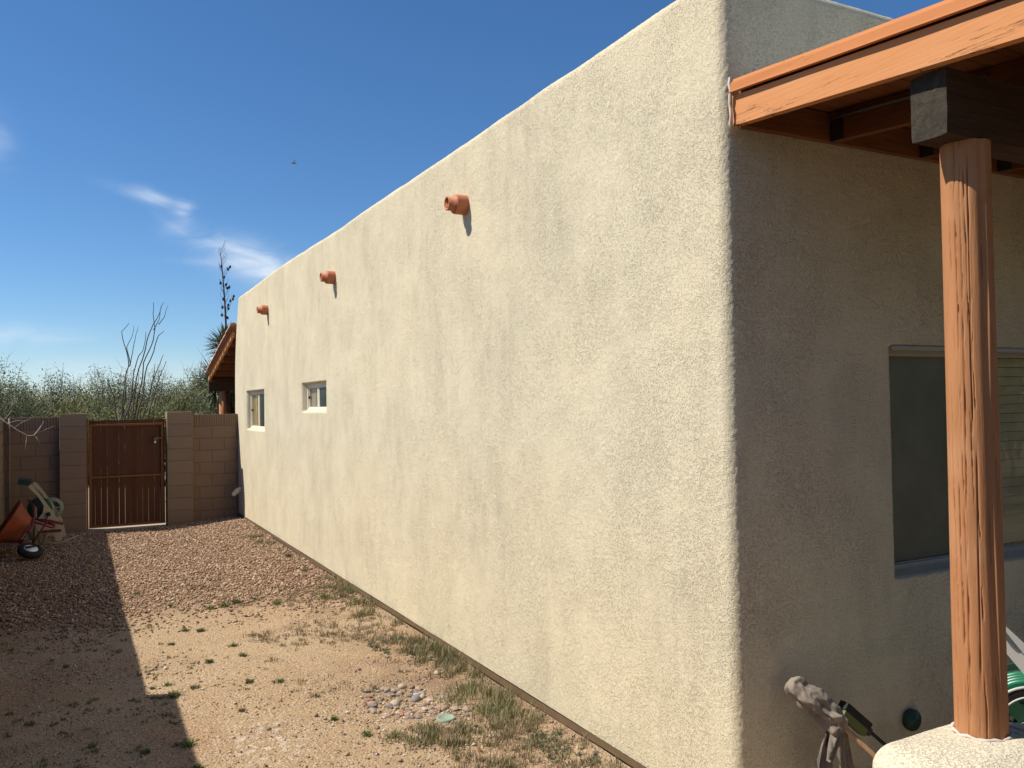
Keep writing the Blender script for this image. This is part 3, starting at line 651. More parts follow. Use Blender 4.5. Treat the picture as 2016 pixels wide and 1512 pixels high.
b = MB(); b.box((2.56, .7, -.05), (9, 2.765, .045), .01); b.build('patio', M_slab, kind='structure')

# ------------------------------------------------------------------ things leaning on the shaded face
# gathered cloth, mop-like, hanging from the end of a tool handle
mop = empty('mop', (2.95, 2.5, .05), 'old mop with grubby grey cloth head leaning on the shaded stucco wall', 'mop')
b = MB(); b.tube([(2.845, 2.59, .55), (2.89, 2.545, .495), (2.985, 2.45, .375), (3.10, 2.36, .225), (3.22, 2.28, .07)], [.009, .011, .012, .012, .012], 10); b.build('handle', M_handle, mop)
pc = [Vector(p) for p in ((2.715, 2.70, .69), (2.745, 2.67, .66), (2.79, 2.64, .615), (2.83, 2.61, .57), (2.865, 2.585, .535), (2.885, 2.57, .50), (2.875, 2.565, .47))]
rads = [.034, .046, .054, .044, .056, .046, .026]
nu, nv_ = 64, 72; VV = np.zeros((nu, nv_, 3))
ax_ = (pc[-1] - pc[0]).normalized(); u_ = ax_.orthogonal().normalized(); w_ = ax_.cross(u_)
tt_ = np.linspace(0, len(pc) - 1, nu); kk = np.arange(len(pc)); sm_ = lambda v: np.convolve(np.pad(np.interp(tt_, kk, v), 5, mode='edge'), np.ones(11) / 11, 'valid')
cx_, cy_, cz_, rr_ = [sm_([p[q] for p in pc]) for q in range(3)] + [sm_(rads)]
for a in range(nu):
    e_r = rr_[a] * math.sqrt(max(0.0, 1 - (1 - min(1, min(a, nu - 1 - a) / 7)) ** 2))
    for k in range(nv_):
        an = 2 * math.pi * k / nv_; VV[a, k] = Vector((cx_[a], cy_[a], cz_[a])) + (u_ * math.cos(an) + w_ * math.sin(an)) * e_r
ctr = VV.mean(1, keepdims=True); q = VV * 15; fo = np.abs(fbm(q[..., 0], q[..., 1], q[..., 2] * .8, 3, 60)); tq = np.linspace(0, 1, nu)[:, None]; aq = np.linspace(0, 2 * math.pi, nv_, endpoint=False)[None]
fold = .20 * np.sin(4 * aq + 7 * tq + 2.6 * vn(aq * 1.2 + 0 * tq, tq * 4 + 0 * aq, 0, 61)) + .06 * np.sin(9 * aq - 5 * tq + 3 * tq * tq) + .14 * vn(aq * 0 + tq * 9, aq * 0 + 3.0 + tq * 0, 0, 66)
VV = ctr + (VV - ctr) * (1.12 + fold - .75 * fo)[..., None]
i, j = np.meshgrid(np.arange(nu - 1), np.arange(nv_), indexing='ij'); j2 = (j + 1) % nv_
mesh_obj('cloth_head', VV.reshape(-1, 3), np.stack([i * nv_ + j, i * nv_ + j2, (i + 1) * nv_ + j2, (i + 1) * nv_ + j], -1).reshape(-1, 4), M_cloth, mop, sm=True)
def strip(pts, wd, seed):
    b = MB(); n = len(pts); V = []; K = 9
    for i, p in enumerate(pts):
        w2 = wd[i]
        for k in range(K):
            s_ = k / (K - 1) - .5; V.append((p[0] + s_ * w2, p[1] + .016 * math.sin(k * 1.7 + seed + i * .6) , p[2] + .006 * math.cos(k * 2.1 + i)))
    F = [(i * K + k, i * K + k + 1, (i + 1) * K + k + 1, (i + 1) * K + k) for i in range(n - 1) for k in range(K - 1)]
    V2 = [(x, y + .003, z) for x, y, z in V]; o = len(V); F += [(a + o, d + o, c + o, e + o) for a, e, c, d in F]
    b.add(V + V2, F, True); return b
strip([(2.865, 2.56, .52), (2.85, 2.555, .47), (2.825, 2.55, .43), (2.795, 2.548, .395), (2.785, 2.546, .385)], [.05, .055, .05, .025, .004], 1).build('rag_end', M_cloth, mop)
strip([(2.885, 2.58, .52), (2.895, 2.57, .45), (2.89, 2.57, .38), (2.905, 2.565, .31), (2.91, 2.56, .2)], [.04, .045, .05, .04, .02], 2).build('rag_end', M_cloth, mop)
strip([(2.87, 2.60, .50), (2.84, 2.61, .42), (2.82, 2.61, .35), (2.83, 2.6, .25), (2.84, 2.6, .12)], [.05, .05, .07, .09, .08], 3).build('rag_end', M_cloth, mop)
strip([(2.93, 2.60, .46), (2.95, 2.61, .38), (2.96, 2.61, .3), (2.99, 2.6, .2), (3.0, 2.6, .1)], [.03, .05, .08, .12, .1], 4).build('rag_end', M_cloth, mop)
# brush with black grip
br = empty('deck_brush', (3.05, 2.6, .05), 'black topped scrub brush with dull olive block leaning behind the mop handle', 'brush')
d_ = Vector((.125, -.01, -.105)); dn = d_.normalized(); pn = Vector((.63, 0, .75))
c_ = Vector((3.025, 2.62, .497)); hy = Vector((0, .022, 0))
b = MB(); b.obox(c_ + pn * .012, dn * .088, hy, pn * .017); b.build('bristle_cap', M_black, br)
b = MB(); b.obox(c_ - pn * .022, dn * .080, hy * .9, pn * .018); b.build('brush_block', M_yellowg, br)
b = MB(); b.tube([c_ + dn * .08, c_ + dn * .14, c_ + dn * .3, c_ + dn * .52], [.012, .008, .009, .009], 8); b.build('handle', M_black, br)
b = MB(); b.obox(c_ + dn * .098 - pn * .006, dn * .012, hy * .7, pn * .018); b.build('clamp', M_hang, br)
b = MB(); b.lathe((3.578, 2.768, .340), (0, -1, 0), [(0, .05), (.02, .052), (.03, .046), (.032, .02), (.036, .018), (.036, 0)], 26); b.build('wall_cap', M_dgreen, label='dark green round cap low on the shaded stucco wall above the low wall', cat='pipe cap')
# hose reel behind the post
hr = empty('hose_reel', (3.40, 2.05, .05), 'green garden hose on a reel with grey arm, right of the porch post', 'hose reel')
hr.rotation_euler.z = -.90
c_ = Vector((3.40, 2.22, .56))
def ring(c, r, t, n=48, ax=(0, 1, 0)):
    b = MB(); a = Vector(ax); u_ = a.orthogonal().normalized(); w_ = a.cross(u_); return [c + (u_ * math.cos(2 * math.pi * k / n) + w_ * math.sin(2 * math.pi * k / n)) * r for k in range(n + 1)]
for dy in (-.13, .13):
    b = MB(); cc = c_ + Vector((0, dy, 0)); b.lathe(cc, (0, 1, 0), [(-.008, .155), (-.008, .18), (.008, .18), (.008, .155), (-.008, .155)], 48, False); fl = b.build('reel_flange', M_hoseg if dy < 0 else M_dgreen, hr)
    b = MB()
    for k in range(6):
        a = k * math.pi / 3 + .3; dv = Vector((math.cos(a), 0, math.sin(a))); pv = Vector((-math.sin(a), 0, math.cos(a))); b.obox(cc + dv * .095, dv * .065, Vector((0, .005, 0)), pv * .03)
    b.build('spokes', M_hoseg if dy < 0 else M_dgreen, hr)
cf = c_ + Vector((0, -.15, 0)); b = MB(); b.lathe(cf, (0, -1, 0), [(0, .160), (.018, .165), (.02, .155), (.012, .130), (0, .128)], 56); b.build('flange', M_black, hr)
b = MB(); b.tube(ring(cf + Vector((0, -.02, 0)), .170, 0), .006, 6, False); b.tube(ring(cf + Vector((0, -.016, 0)), .129, 0), .004, 6, False); b.build('rim', M_pgrey, hr)
b = MB()
for lay in range(3):
    pts = []
    for k in range(6 * 28): a = 2 * math.pi * k / 28; pts.append(c_ + Vector((math.cos(a) * (.10 + lay * .024), -.105 + .21 * k / (6 * 28), math.sin(a) * (.10 + lay * .024))))
    b.tube(pts, .014, 8)
b.build('hose', M_hoseg, hr)
for yy in (2.02, 2.40):
    b = MB(); b.prism([(3.27, yy, .90), (3.295, yy, .925), (3.42, yy, .80), (3.50, yy, .66), (3.46, yy, .53), (3.38, yy, .53), (3.42, yy, .66), (3.37, yy, .77)], (0, .016, 0)); fixn(b.build('side_arm', M_pgrey, hr))
b = MB()
for p_ in (((3.40, 2.03, .56), (3.40, 2.41, .56)), ((3.40, 2.02, .54), (3.30, 2.02, .06)), ((3.40, 2.41, .54), (3.30, 2.41, .06)), ((3.40, 2.02, .54), (3.54, 2.02, .06)), ((3.40, 2.41, .54), (3.54, 2.41, .06))): b.tube(p_, .014, 8)
b.build('frame', M_pgrey, hr)
b = MB(); b.lathe((3.275, 2.01, .965), (0, -1, .3), [(0, 0), (0, .010), (.012, .011), (.02, .014), (.028, .012), (.03, 0)], 14); b.tube([(3.285, 2.03, .915), (3.285, 2.40, .915)], .010, 8); b.build('grip_bar', M_lock, hr)

# ------------------------------------------------------------------ block walls and gate
BH = .2032; J = .009
def unit_block(L, D, H, name, m, rib=False):
    b = MB()
    if not rib: b.box((-L / 2, 0, 0), (L / 2, D, H), .004)
    else:
        b.box((-L / 2, .012, 0), (L / 2, D, H), .003); n = int(round(L / .0405)); s_ = L / n
        for k in range(n): x = -L / 2 + s_ * (k + .5); b.box((x - s_ * .36, .0, .002), (x + s_ * .36, .013, H - .002), .0025)
    me = bpy.data.meshes.new(name); me.from_pydata(b.v, [], b.f); me.materials.append(m); me.update()
    import bmesh
    bb = bmesh.new(); bb.from_mesh(me); bmesh.ops.recalc_face_normals(bb, faces=bb.faces); bb.to_mesh(me); bb.free(); return me
MESH = {}
def blk(parent, x, y, z, L, D, H, m, name='block', rib=False, rot=0):
    key = (round(L, 3), round(D, 3), round(H, 3), m.name, rib)
    if key not in MESH: MESH[key] = unit_block(L, D, H, name, m, rib)
    o = bpy.data.objects.new(name, MESH[key]); C.objects.link(o); o.parent = parent
    j_ = random.uniform(-.0018, .0018)
    o.location = Vector((x, y + j_, z)) - wloc(parent); o.rotation_euler.z = rot; return o
def block_panel(nm, label, x0, x1, yf, ztop, off, zbot=-.15):
    t = empty(nm, ((x0 + x1) / 2, yf, 0), label, 'wall'); c = MB(); c.box((x0, yf + .006, zbot - .1), (x1, yf + .15, ztop - .004)); c.build('mortar', M_mortar, t)
    r = 0; z = ztop - BH
    while z > zbot:
        s0 = (off if r % 2 == 0 else off + .2); x = x0 - ((x0 - s0) % .4 )
        while x < x1:
            a = max(x + J / 2, x0 + .001); e = min(x + .4 - J / 2, x1 - .001)
            if e - a > .03: blk(t, (a + e) / 2, yf, z + J * .4, e - a, .156, BH - J, M_blk, 'block' if r else 'cap_block', rib=(r == 0))
            x += .4
        z -= BH; r += 1
    return t
block_panel('block_wall', 'grey brown block wall with ribbed top course between the gate pillar and the stucco house', 1.752, 2.50, 15.05, 1.795, 1.87)
block_panel('block_wall', 'shaded block wall with ribbed top course behind the wheelbarrow, left of the gate', -.955, -.212, 15.05, 1.80, -.54)
def pillar(x0, x1, label):
    t = empty('gate_pillar', ((x0 + x1) / 2, 15.0, 0), label, 'pillar'); c = MB(); c.box((x0 + .006, 14.906, -.2), (x1 - .006, 15.19, 1.838)); c.build('mortar', M_mortar, t); z = 1.845 - BH
    while z > -.2: blk(t, (x0 + x1) / 2, 14.90, z + .003, x1 - x0, .30, BH - .005, M_pil); z -= BH
pillar(-.208, .165, 'square block pillar on the left of the wooden gate'); pillar(1.352, 1.748, 'square block pillar on the right of the wooden gate, beside the latch')
# left side wall (steps up one course nearer the camera)
sw = empty('side_wall', (-1.05, 6, 0), 'tall boundary block wall along the left of the yard, edge just in view', 'wall')
XS = -.965
b = MB(); b.box((XS - .15, -5, -.3), (XS - .006, 15.3, 1.79)); b.box((XS - .15, -5, 1.79), (XS - .006, 6.67, 1.99)); b.build('mortar', M_mortar, sw)
M_side_lit = mat('side_block_lit', block_b((.36, .275, .185), (.30, .22, .15)), rough=.95, spec=.1)  # lighter olive tone stands in for light bounced off the sunlit stucco
far_b = MB(); r = 0; z = 1.997 - BH
while z > -.2:
    y = -5 + (.2 if r % 2 else 0)
    while y < 15.04:
        a, e = y + J / 2, min(y + .4 - J / 2, 15.045)
        if e - a > .03 and not (r == 0 and e > 6.75):
            if a > 12.6: blk(sw, XS, (a + e) / 2, z + .003, e - a, .156, BH - J, M_side_lit, rot=math.pi / 2)
            else: far_b.box((XS - .156, a, z + .003), (XS + random.uniform(-.002, .002), e, z + BH - J + .003), .003)
        y += .4
    z -= BH; r += 1
fixn(far_b.build('blocks', M_side_lit, sw, kind='stuff'))
# gate
gate = empty('gate', (.77, 15.0, 0), 'brown vertical board gate in an orange steel frame between two block pillars', 'gate')
GY = 15.02
for xx in (.225, 1.285): b = MB(); b.box((xx - .02, GY - .02, .02), (xx + .02, GY + .02, 1.672), .004); b.build('frame_stile', M_gframe, gate)
b = MB(); b.box((.246, GY - .018, 1.632), (1.264, GY + .018, 1.668), .003); b.build('frame_rail', M_gframe, gate)
b = MB(); b.box((.246, GY - .018, .80), (1.264, GY + .018, .835), .003); b.build('frame_rail', M_gframe, gate)
b = MB(); b.box((.246, GY - .018, .02), (1.264, GY + .018, .055), .003); b.build('frame_rail', M_gframe, gate)
x = .205; k = 0
while x < 1.33:
    w_ = min(.0847 + random.uniform(-.0016, .0012), 1.325 - x); 
    if w_ > .02:
        b = MB(); tl = random.uniform(-.0025, .0025); y0_ = GY + .022
        V = [(x, y0_, .015), (x + w_, y0_, .015), (x + w_ + tl, y0_, 1.728), (x + tl, y0_, 1.728)]; b.prism(V, (0, .018, 0)); b.build('gate_board', M_gate, gate)
    x += .0873
for a_, c_ in ((1.335, 1.35), (.168, .19)): b = MB(); b.box((a_, GY - .01, -.02), (c_, GY + .02, 1.73)); b.build('jamb', M_gframe, gate)
b = MB(); b.box((1.16, GY - .05, 1.40), (1.30, GY - .022, 1.43), .003); b.box((1.19, GY - .06, 1.37), (1.215, GY - .022, 1.46), .003); b.build('latch', M_gframe, gate)
pad = MB(); pad.box((1.155, GY - .07, 1.335), (1.19, GY - .05, 1.375), .004); pl = pad.build('padlock', M_lock, gate)
b = MB(); b.tube([(1.160, GY - .06, 1.375), (1.160, GY - .06, 1.41), (1.172, GY - .06, 1.42), (1.185, GY - .06, 1.41), (1.185, GY - .06, 1.375)], .003, 6); b.build('shackle', M_lock, pl)
b = MB(); b.box((.17, 14.96, -.06), (1.35, 15.2, -.012), .006); b.build('gate_threshold', M_slab, kind='structure')
b = MB(); b.tube([(-.884, 15.02, .05), (-.884, 15.02, 1.79)], .011, 8); b.build('conduit_pipe', M_pipe, label='thin beige pipe running up the block wall in the left back corner', cat='pipe')
# dead twig hanging over the corner
tw = empty('dead_branch', (-.95, 14.3, 1.8), 'bleached dead twig hanging over the left wall corner in the sun', 'branch')
b = MB()
b.tube([(-1.05, 14.35, 1.86), (-.96, 14.32, 1.80), (-.863, 14.3, 1.72), (-.74, 14.28, 1.62), (-.60, 14.26, 1.535)], [.009, .009, .008, .008, .006], 6); b.build('stem', M_bleach, tw)
for i, (p0, p1, p2, r_) in enumerate((((-.60, 14.26, 1.535), (-.53, 14.25, 1.54), (-.44, 14.22, 1.67), .004), ((-.62, 14.26, 1.54), (-.63, 14.25, 1.43), (-.64, 14.24, 1.34), .004), ((-.53, 14.25, 1.54), (-.47, 14.2, 1.6), (-.40, 14.2, 1.74), .003),
    ((-.78, 14.29, 1.65), (-.70, 14.25, 1.72), (-.55, 14.2, 1.80), .003), ((-.86, 14.3, 1.72), (-.75, 14.25, 1.76), (-.60, 14.2, 1.755), .003), ((-.52, 14.25, 1.545), (-.48, 14.22, 1.48), (-.45, 14.2, 1.41), .0025), ((-.5, 14.24, 1.56), (-.38, 14.2, 1.62), (-.26, 14.2, 1.67), .0025), ((-.92, 14.3, 1.76), (-.85, 14.3, 1.85), (-.8, 14.3, 1.93), .003))):
    b = MB(); b.tube([p0, p1, p2], [r_, r_ * .9, r_ * .5], 5); b.build('twig', M_bleach, tw)
# foam wrapped outdoor tap
b = MB(); b.tube([(2.50, 14.70, .52), (2.46, 14.70, .525), (2.42, 14.70, .50), (2.365, 14.70, .45), (2.345, 14.70, .425)], [.030, .042, .044, .038, .028], 14); b.build('wrapped_tap', M_foam, label='outdoor tap wrapped in white foam at the far foot of the stucco wall', cat='tap')

# ------------------------------------------------------------------ wheelbarrow on its side
wb = empty('wheelbarrow', (-.70, 12.8, 0), 'old orange wheelbarrow tipped on its side with red frame, against the left wall', 'wheelbarrow')
O = Vector((-.60, 12.85, .34)); Fd = Vector((.05, -1, 0)).normalized(); Up = Vector((-.84, -.04, .54)).normalized(); La = Up.cross(Fd).normalized(); Up = Fd.cross(La).normalized()
if La.z < 0: La = -La
def Lw(f, l, u): return O + Fd * f + La * l + Up * u
def tray():
    lv = [(0, .20, .34, .15), (.10, .27, .41, .19), (.22, .345, .47, .25), (.235, .365, .49, .27), (.225, .37, .495, .275)]   # u, half length back, front, half width
    V = []; K = 40
    for (u, lb, lf, hw) in lv:
        for k in range(K):
            a = 2 * math.pi * k / K; cx = abs(math.cos(a)) ** .55 * (1 if math.cos(a) > 0 else -1); sx = abs(math.sin(a)) ** .55 * (1 if math.sin(a) > 0 else -1)
            V.append(Lw(cx * (lf if cx > 0 else lb), sx * hw * 1.15, u))
    n0 = len(V)
    for (u, lb, lf, hw) in lv[::-1][1:]:
        for k in range(K):
            a = 2 * math.pi * k / K; cx = abs(math.cos(a)) ** .55 * (1 if math.cos(a) > 0 else -1); sx = abs(math.sin(a)) ** .55 * (1 if math.sin(a) > 0 else -1)
            V.append(Lw(cx * ((lf if cx > 0 else lb) - .006), sx * (hw * 1.15 - .006), u + .005))
    R_ = len(V) // K; F = [(i * K + k, i * K + (k + 1) % K, (i + 1) * K + (k + 1) % K, (i + 1) * K + k) for i in range(R_ - 1) for k in range(K)]
    F.append(tuple(range(K))); F.append(tuple(range((R_ - 1) * K, R_ * K)))
    b = MB(); b.add(V, F, True); return b
fixn(tray().build('tray', M_orange, wb))
for s_ in (-1, 1):
    b = MB(); b.tube([Lw(-.95, s_ * .28, .10), Lw(-.6, s_ * .27, .02), Lw(-.2, s_ * .19, -.03), Lw(.35, s_ * .10, -.05), Lw(.62, s_ * .055, -.03)], .017, 8); b.build('frame_tube', M_red, wb)
    b = MB(); b.tube([Lw(-.12, s_ * .17, -.03), Lw(-.16, s_ * .2, -.27), Lw(-.13, s_ * .2, -.30), Lw(.0, s_ * .19, -.30), Lw(.03, s_ * .18, -.28), Lw(.12, s_ * .15, -.04)], .015, 8); b.build('leg', M_red, wb)
b = MB(); b.tube([Lw(-.14, -.2, -.2), Lw(-.14, .2, -.2)], .012, 8); b.tube([Lw(-.1, -.19, -.03), Lw(-.1, .19, -.03)], .014, 8); b.build('cross_brace', M_red, wb)
wc = Lw(.56, -.03, -.08)
wc = Vector((-.50, 12.30, .13)); wa = Vector((.28, -.35, .9)).normalized()
b = MB(); b.lathe(wc, wa, [(-.04, .085), (-.045, .12), (-.03, .142), (0, .150), (.03, .142), (.045, .12), (.04, .085), (.02, .08), (-.04, .085)], 36); wh = b.build('wheel', M_black, wb)
b = MB(); b.lathe(wc, wa, [(.025, .083), (.04, .078), (.034, .05), (.048, .03), (.052, 0)], 28); b.build('hub', M_white, wh)
b = MB(); b.obox(wc + wa * .065, Vector((.06, .05, 0)), Vector((-.012, .014, 0)), wa * .01); b.build('axle_bracket', M_black, wh)
# ------------------------------------------------------------------ hose cart behind the wheelbarrow
hc = empty('hose_cart', (-.35, 13.6, 0), 'cream plastic hose reel cart with dark handle and pale green reel beside the left pillar', 'hose cart')
sp_ = [(-.575, .868), (-.535, .868), (-.42, .70), (-.33, .55), (-.265, .45), (-.20, .30), (-.155, .06), (-.235, .045), (-.26, .13), (-.47, .17), (-.49, .34), (-.40, .46), (-.385, .56), (-.46, .70), (-.575, .83)]
for dy, nm in ((0, 'side_panel'), (.36, 'side_panel')):
    b = MB(); b.prism([(x + dy * .12, 13.6 + dy, z) for x, z in sp_], (0, .035, 0)); fixn(b.build(nm, M_cream, hc))
b = MB(); b.obox((-.625, 13.8, .90), (.075, 0, -.018), (0, .2, 0), (.008, 0, .035)); b.build('handle', M_dgreen, hc)
b = MB(); b.lathe((-.29, 13.92, .49), (0, 1, 0), [(0, .10), (0, .145), (.012, .15), (.02, .145), (.02, .10), (0, .10)], 36); b.tube([(-.43, 13.93, .49), (-.15, 13.93, .49)], .01, 6); b.tube([(-.29, 13.93, .35), (-.29, 13.93, .63)], .01, 6); b.build('reel_flange', M_flange, hc)
b = MB(); b.lathe((-.44, 13.68, .52), (0, 1, 0), [(0, 0), (0, .15), (.012, .155), (.02, .15), (.02, 0)], 36); b.build('reel_flange', M_dgreen, hc)
b = MB(); pts = []
for k in range(5 * 24): a = 2 * math.pi * k / 24; pts.append((-.40 + .12 * math.cos(a), 13.71 + .2 * k / 120, .50 + .12 * math.sin(a)))
b.tube(pts, .014, 7); b.build('coiled_hose', M_flange, hc)
b = MB(); b.tube([(-.33, 13.585, .44), (-.33, 13.56, .44)], .03, 14); b.tube([(-.33, 13.565, .44), (-.37, 13.56, .33)], .010, 6); b.build('crank', M_black, hc)
b = MB(); b.tube([(-.43, 13.5, .375), (-.30, 13.5, .35), (-.14, 13.5, .30)], .020, 8); b.build('cross_bar', M_red, hc)
b = MB(); b.obox((-.30, 13.5, .21), (.13, 0, .0), (0, .03, 0), (0, 0, .018)); b.build('base_bar', M_red, hc)
b = MB(); b.tube([(-.33, 13.48, .20), (-.37, 13.46, .12), (-.44, 13.44, -.02)], .018, 8); b.tube([(-.49, 13.5, .56), (-.485, 13.46, .3), (-.50, 13.42, -.02)], .022, 8); b.build('leg', M_twigd, hc)
b = MB(); b.lathe((-.50, 13.58, .16), (.25, 1, 0), [(0, 0), (0, .07), (.01, .085), (.04, .085), (.05, .07), (.05, 0)], 24); b.build('wheel', M_flange, hc)
b = MB(); b.tube([(-.36, 13.50, .10), (-.34, 13.48, .06), (-.28, 13.46, .04), (-.20, 13.46, .04), (-.12, 13.50, .055), (-.03, 13.56, .085), (.02, 13.6, .10), (.05, 13.62, .10)], [.008] * 7 + [.007], 7); b.build('loose_hose_end', M_hosew, hc)

# ------------------------------------------------------------------ back porch with tiled roof beyond the block wall
bp = empty('back_porch', (3.0, 17.0, 0), 'tiled back porch with brown timbers seen past the far end of the stucco house', 'porch')
YA, ZA, YB, ZB = 15.2, 3.33, 18.45, 2.60; sl2 = (ZB - ZA) / (YB - YA)
def bz(y): return ZA + sl2 * (y - YA)
b = MB(); V = []
for x in (2.52, 7.5):
    for y in (YA + .14, YB - .05):
        for z in (-.10, -.075): V.append((x, y, bz(y) + z))
b.add(V, [(0, 1, 3, 2), (4, 6, 7, 5), (0, 4, 5, 1), (2, 3, 7, 6), (0, 2, 6, 4), (1, 5, 7, 3)]); b.build('roof_deck', M_raft, bp)
b = MB(); V = []
for x in (2.47, 2.51):
    for y in (YA + .14, YB):
        for z in (-.16, -.07): V.append((x, y, bz(y) + z))
b.add(V, [(0, 1, 3, 2), (4, 6, 7, 5), (0, 4, 5, 1), (2, 3, 7, 6), (0, 2, 6, 4), (1, 5, 7, 3)]); b.build('rake_board', M_fas, bp)
for k in range(6):
    yq = YA + .5 + k * .52; b = MB(); b.box((2.53, yq, bz(yq) - .22), (7.5, yq + .06, bz(yq) - .108)); b.build('purlin', M_raft, bp)
b = MB(); b.box((2.42, 17.95, 2.24), (7.5, 18.1, 2.44), .005); b.build('beam', M_beam, bp)
b = MB(); b.tube([(2.69, 18.02, -.05), (2.69, 18.02, 2.24)], .065, 14); b.build('post', M_post, bp)
b = MB(); b.tube([(2.83, 18.4, -.05), (2.83, 18.4, 2.24)], .06, 12); b.build('post', M_raft, bp)
tm = MB(); K = 9; V = []
for e, (yo, rr) in enumerate(((0, .095), (.36, .06))):
    for th_ in (0, 1):
        for k in range(K): a = math.pi * k / (K - 1); V.append(((rr - .014 * th_) * math.cos(a), yo, (rr - .014 * th_) * math.sin(a)))
F = []
for k in range(K - 1):
    F += [(k, k + 1, 2 * K + k + 1, 2 * K + k), (K + k, 3 * K + k, 3 * K + k + 1, K + k + 1), (k, K + k, K + k + 1, k + 1), (2 * K + k, 2 * K + k + 1, 3 * K + k + 1, 3 * K + k)]
tme = bpy.data.meshes.new('roof_tile'); tme.from_pydata(V, [], F); tme.materials.append(M_tile); tme.update()
ny_ = int((YB - YA - .1) / .30)
for c_ in range(10):
    for k in range(ny_):
        o = bpy.data.objects.new('roof_tile', tme); C.objects.link(o); o.parent = bp; y = YB - .22 - .30 * k
        o.location = Vector((2.47 + c_ * .185 + random.uniform(-.004, .004), y, bz(y) - .055)) - wloc(bp); o.rotation_euler = (math.atan(sl2) - .04, 0, math.pi) if True else (0, 0, 0)
        o.rotation_euler = (-math.atan(sl2) + .13, 0, math.pi)

# ------------------------------------------------------------------ foliage helpers
def leaves(centers, dirs, L, Wd, rs):
    n = len(centers); d = dirs / np.linalg.norm(dirs, axis=1)[:, None]; r = rs.normal(size=(n, 3)); s_ = np.cross(d, r); s_ /= np.linalg.norm(s_, axis=1)[:, None]
    L = L * rs.uniform(.6, 1.4, (n, 1)); Wd = Wd * rs.uniform(.6, 1.3, (n, 1))
    V = np.stack([centers - d * L / 2, centers + s_ * Wd / 2, centers + d * L / 2, centers - s_ * Wd / 2], 1); return V.reshape(-1, 3), np.arange(n * 4).reshape(n, 4)
def bush(name, label, cx, cy, w_, h, lm, seed, nleaf=5200, wisp=.5, group='desert shrubs beyond the block wall', cat='shrub', depth=None, twm=None):
    rs = np.random.default_rng(seed); rd = random.Random(seed); t = empty(name, (cx, cy, 0), label, cat, group); D = depth or w_ * .8
    tb = MB(); tips = []
    for i in range(rd.randint(5, 8)):
        a = rd.uniform(0, 6.28); lean = rd.uniform(.1, .5); p = Vector((cx + rd.uniform(-.2, .2) * w_ * .5, cy + rd.uniform(-.2, .2) * D * .5, -.05)); pts = [p]; dr = Vector((math.cos(a) * lean, math.sin(a) * lean, 1)).normalized()
        for k in range(5): dr = (dr + Vector((rd.uniform(-.3, .3), rd.uniform(-.3, .3), rd.uniform(-.05, .2)))).normalized(); p = p + dr * h * .14; pts.append(p)
        tb.tube(pts, [.05, .042, .035, .028, .02, .014], 5)
    tb.build('trunk', M_twigd, t)
    # branches: many thin wandering twigs filling the crown
    nb = 150; bv = []; bf = []
    br_ = MB()
    for i in range(nb):
        a = rd.uniform(0, 6.28); r_ = math.sqrt(rd.random()); ex, ey = math.cos(a) * r_ * w_ / 2, math.sin(a) * r_ * D / 2; top = h * (1 - .45 * r_ ** 2) * rd.uniform(.72, 1.0 + wisp * .22)
        p0 = Vector((cx + ex * .35, cy + ey * .35, h * rd.uniform(.1, .35))); p3 = Vector((cx + ex, cy + ey, top)); m1 = p0.lerp(p3, .4) + Vector((rd.uniform(-.2, .2), rd.uniform(-.2, .2), .1)); m2 = p0.lerp(p3, .75) + Vector((rd.uniform(-.15, .15), rd.uniform(-.15, .15), .05))
        br_.tube([p0, m1, m2, p3], [.014, .011, .008, .003], 3, False, False); tips.append((p0, m1, m2, p3))
        for q in range(2):
            st_ = m1.lerp(p3, rd.random()); br_.tube([st_, st_ + Vector((rd.uniform(-.35, .35), rd.uniform(-.3, .3), rd.uniform(.05, .5)))], [.006, .002], 3, False, False)
    br_.build('branches', twm or M_twig, t, kind='stuff')
    tp = np.array([[list(a) for a in q] for q in tips]); idx = rs.integers(0, nb, nleaf); u_ = rs.beta(2.0, 1.5, nleaf) * 2.85; k = u_.astype(int); f_ = (u_ - k)[:, None]
    c_ = tp[idx, k] * (1 - f_) + tp[idx, k + 1] * f_; c_ += rs.normal(0, .13, c_.shape) * np.array([1, 1, .8]); dr = rs.normal(size=c_.shape) + np.array([0, 0, .8])
    V, F = leaves(c_, dr, .062, .024, rs); mesh_obj('crown', V, F, lm, t); return t
kinds = [(M_leafA, 'grey green'), (M_leafB, 'yellow green'), (M_leafC, 'dark olive'), (M_leafA, 'silvery')]
SH = [(-2.4, 25, 4.4, 3.2, 0, 'tall dense grey green shrub at the left edge above the block wall'), (-.6, 27, 3.8, 2.9, 2, 'dark olive shrub above the left block wall, second from the left edge'),
      (.35, 24, 2.6, 2.45, 1, 'yellow green shrub above the left gate pillar'), (1.1, 29, 3.6, 3.0, 0, 'wispy grey green shrub rising behind the gate, left of the ocotillo'),
      (1.55, 23, 2.0, 2.2, 1, 'small yellowish shrub right behind the gate'), (2.4, 30, 3.6, 3.05, 2, 'olive shrub behind the ocotillo stems'),
      (2.55, 22.5, 1.7, 2.45, 1, 'bright green shrub above the right gate pillar'), (3.6, 27, 3.2, 3.0, 0, 'pale twiggy shrub between the ocotillo and the yucca'), (3.2, 21.0, 2.0, 2.25, 2, 'low olive shrub behind the yucca')]
for i, (x, y, w_, h, k, lab) in enumerate(SH): bush('desert_shrub', lab, x, y, w_, h, kinds[k][0], 100 + i, wisp=.9 if k == 0 else .6, nleaf=24000 if w_ > 3 else 16000, twm=M_twig if k != 2 else M_twigd)
src = None
src = []; KN = ('grey green', 'yellow green', 'dark olive')
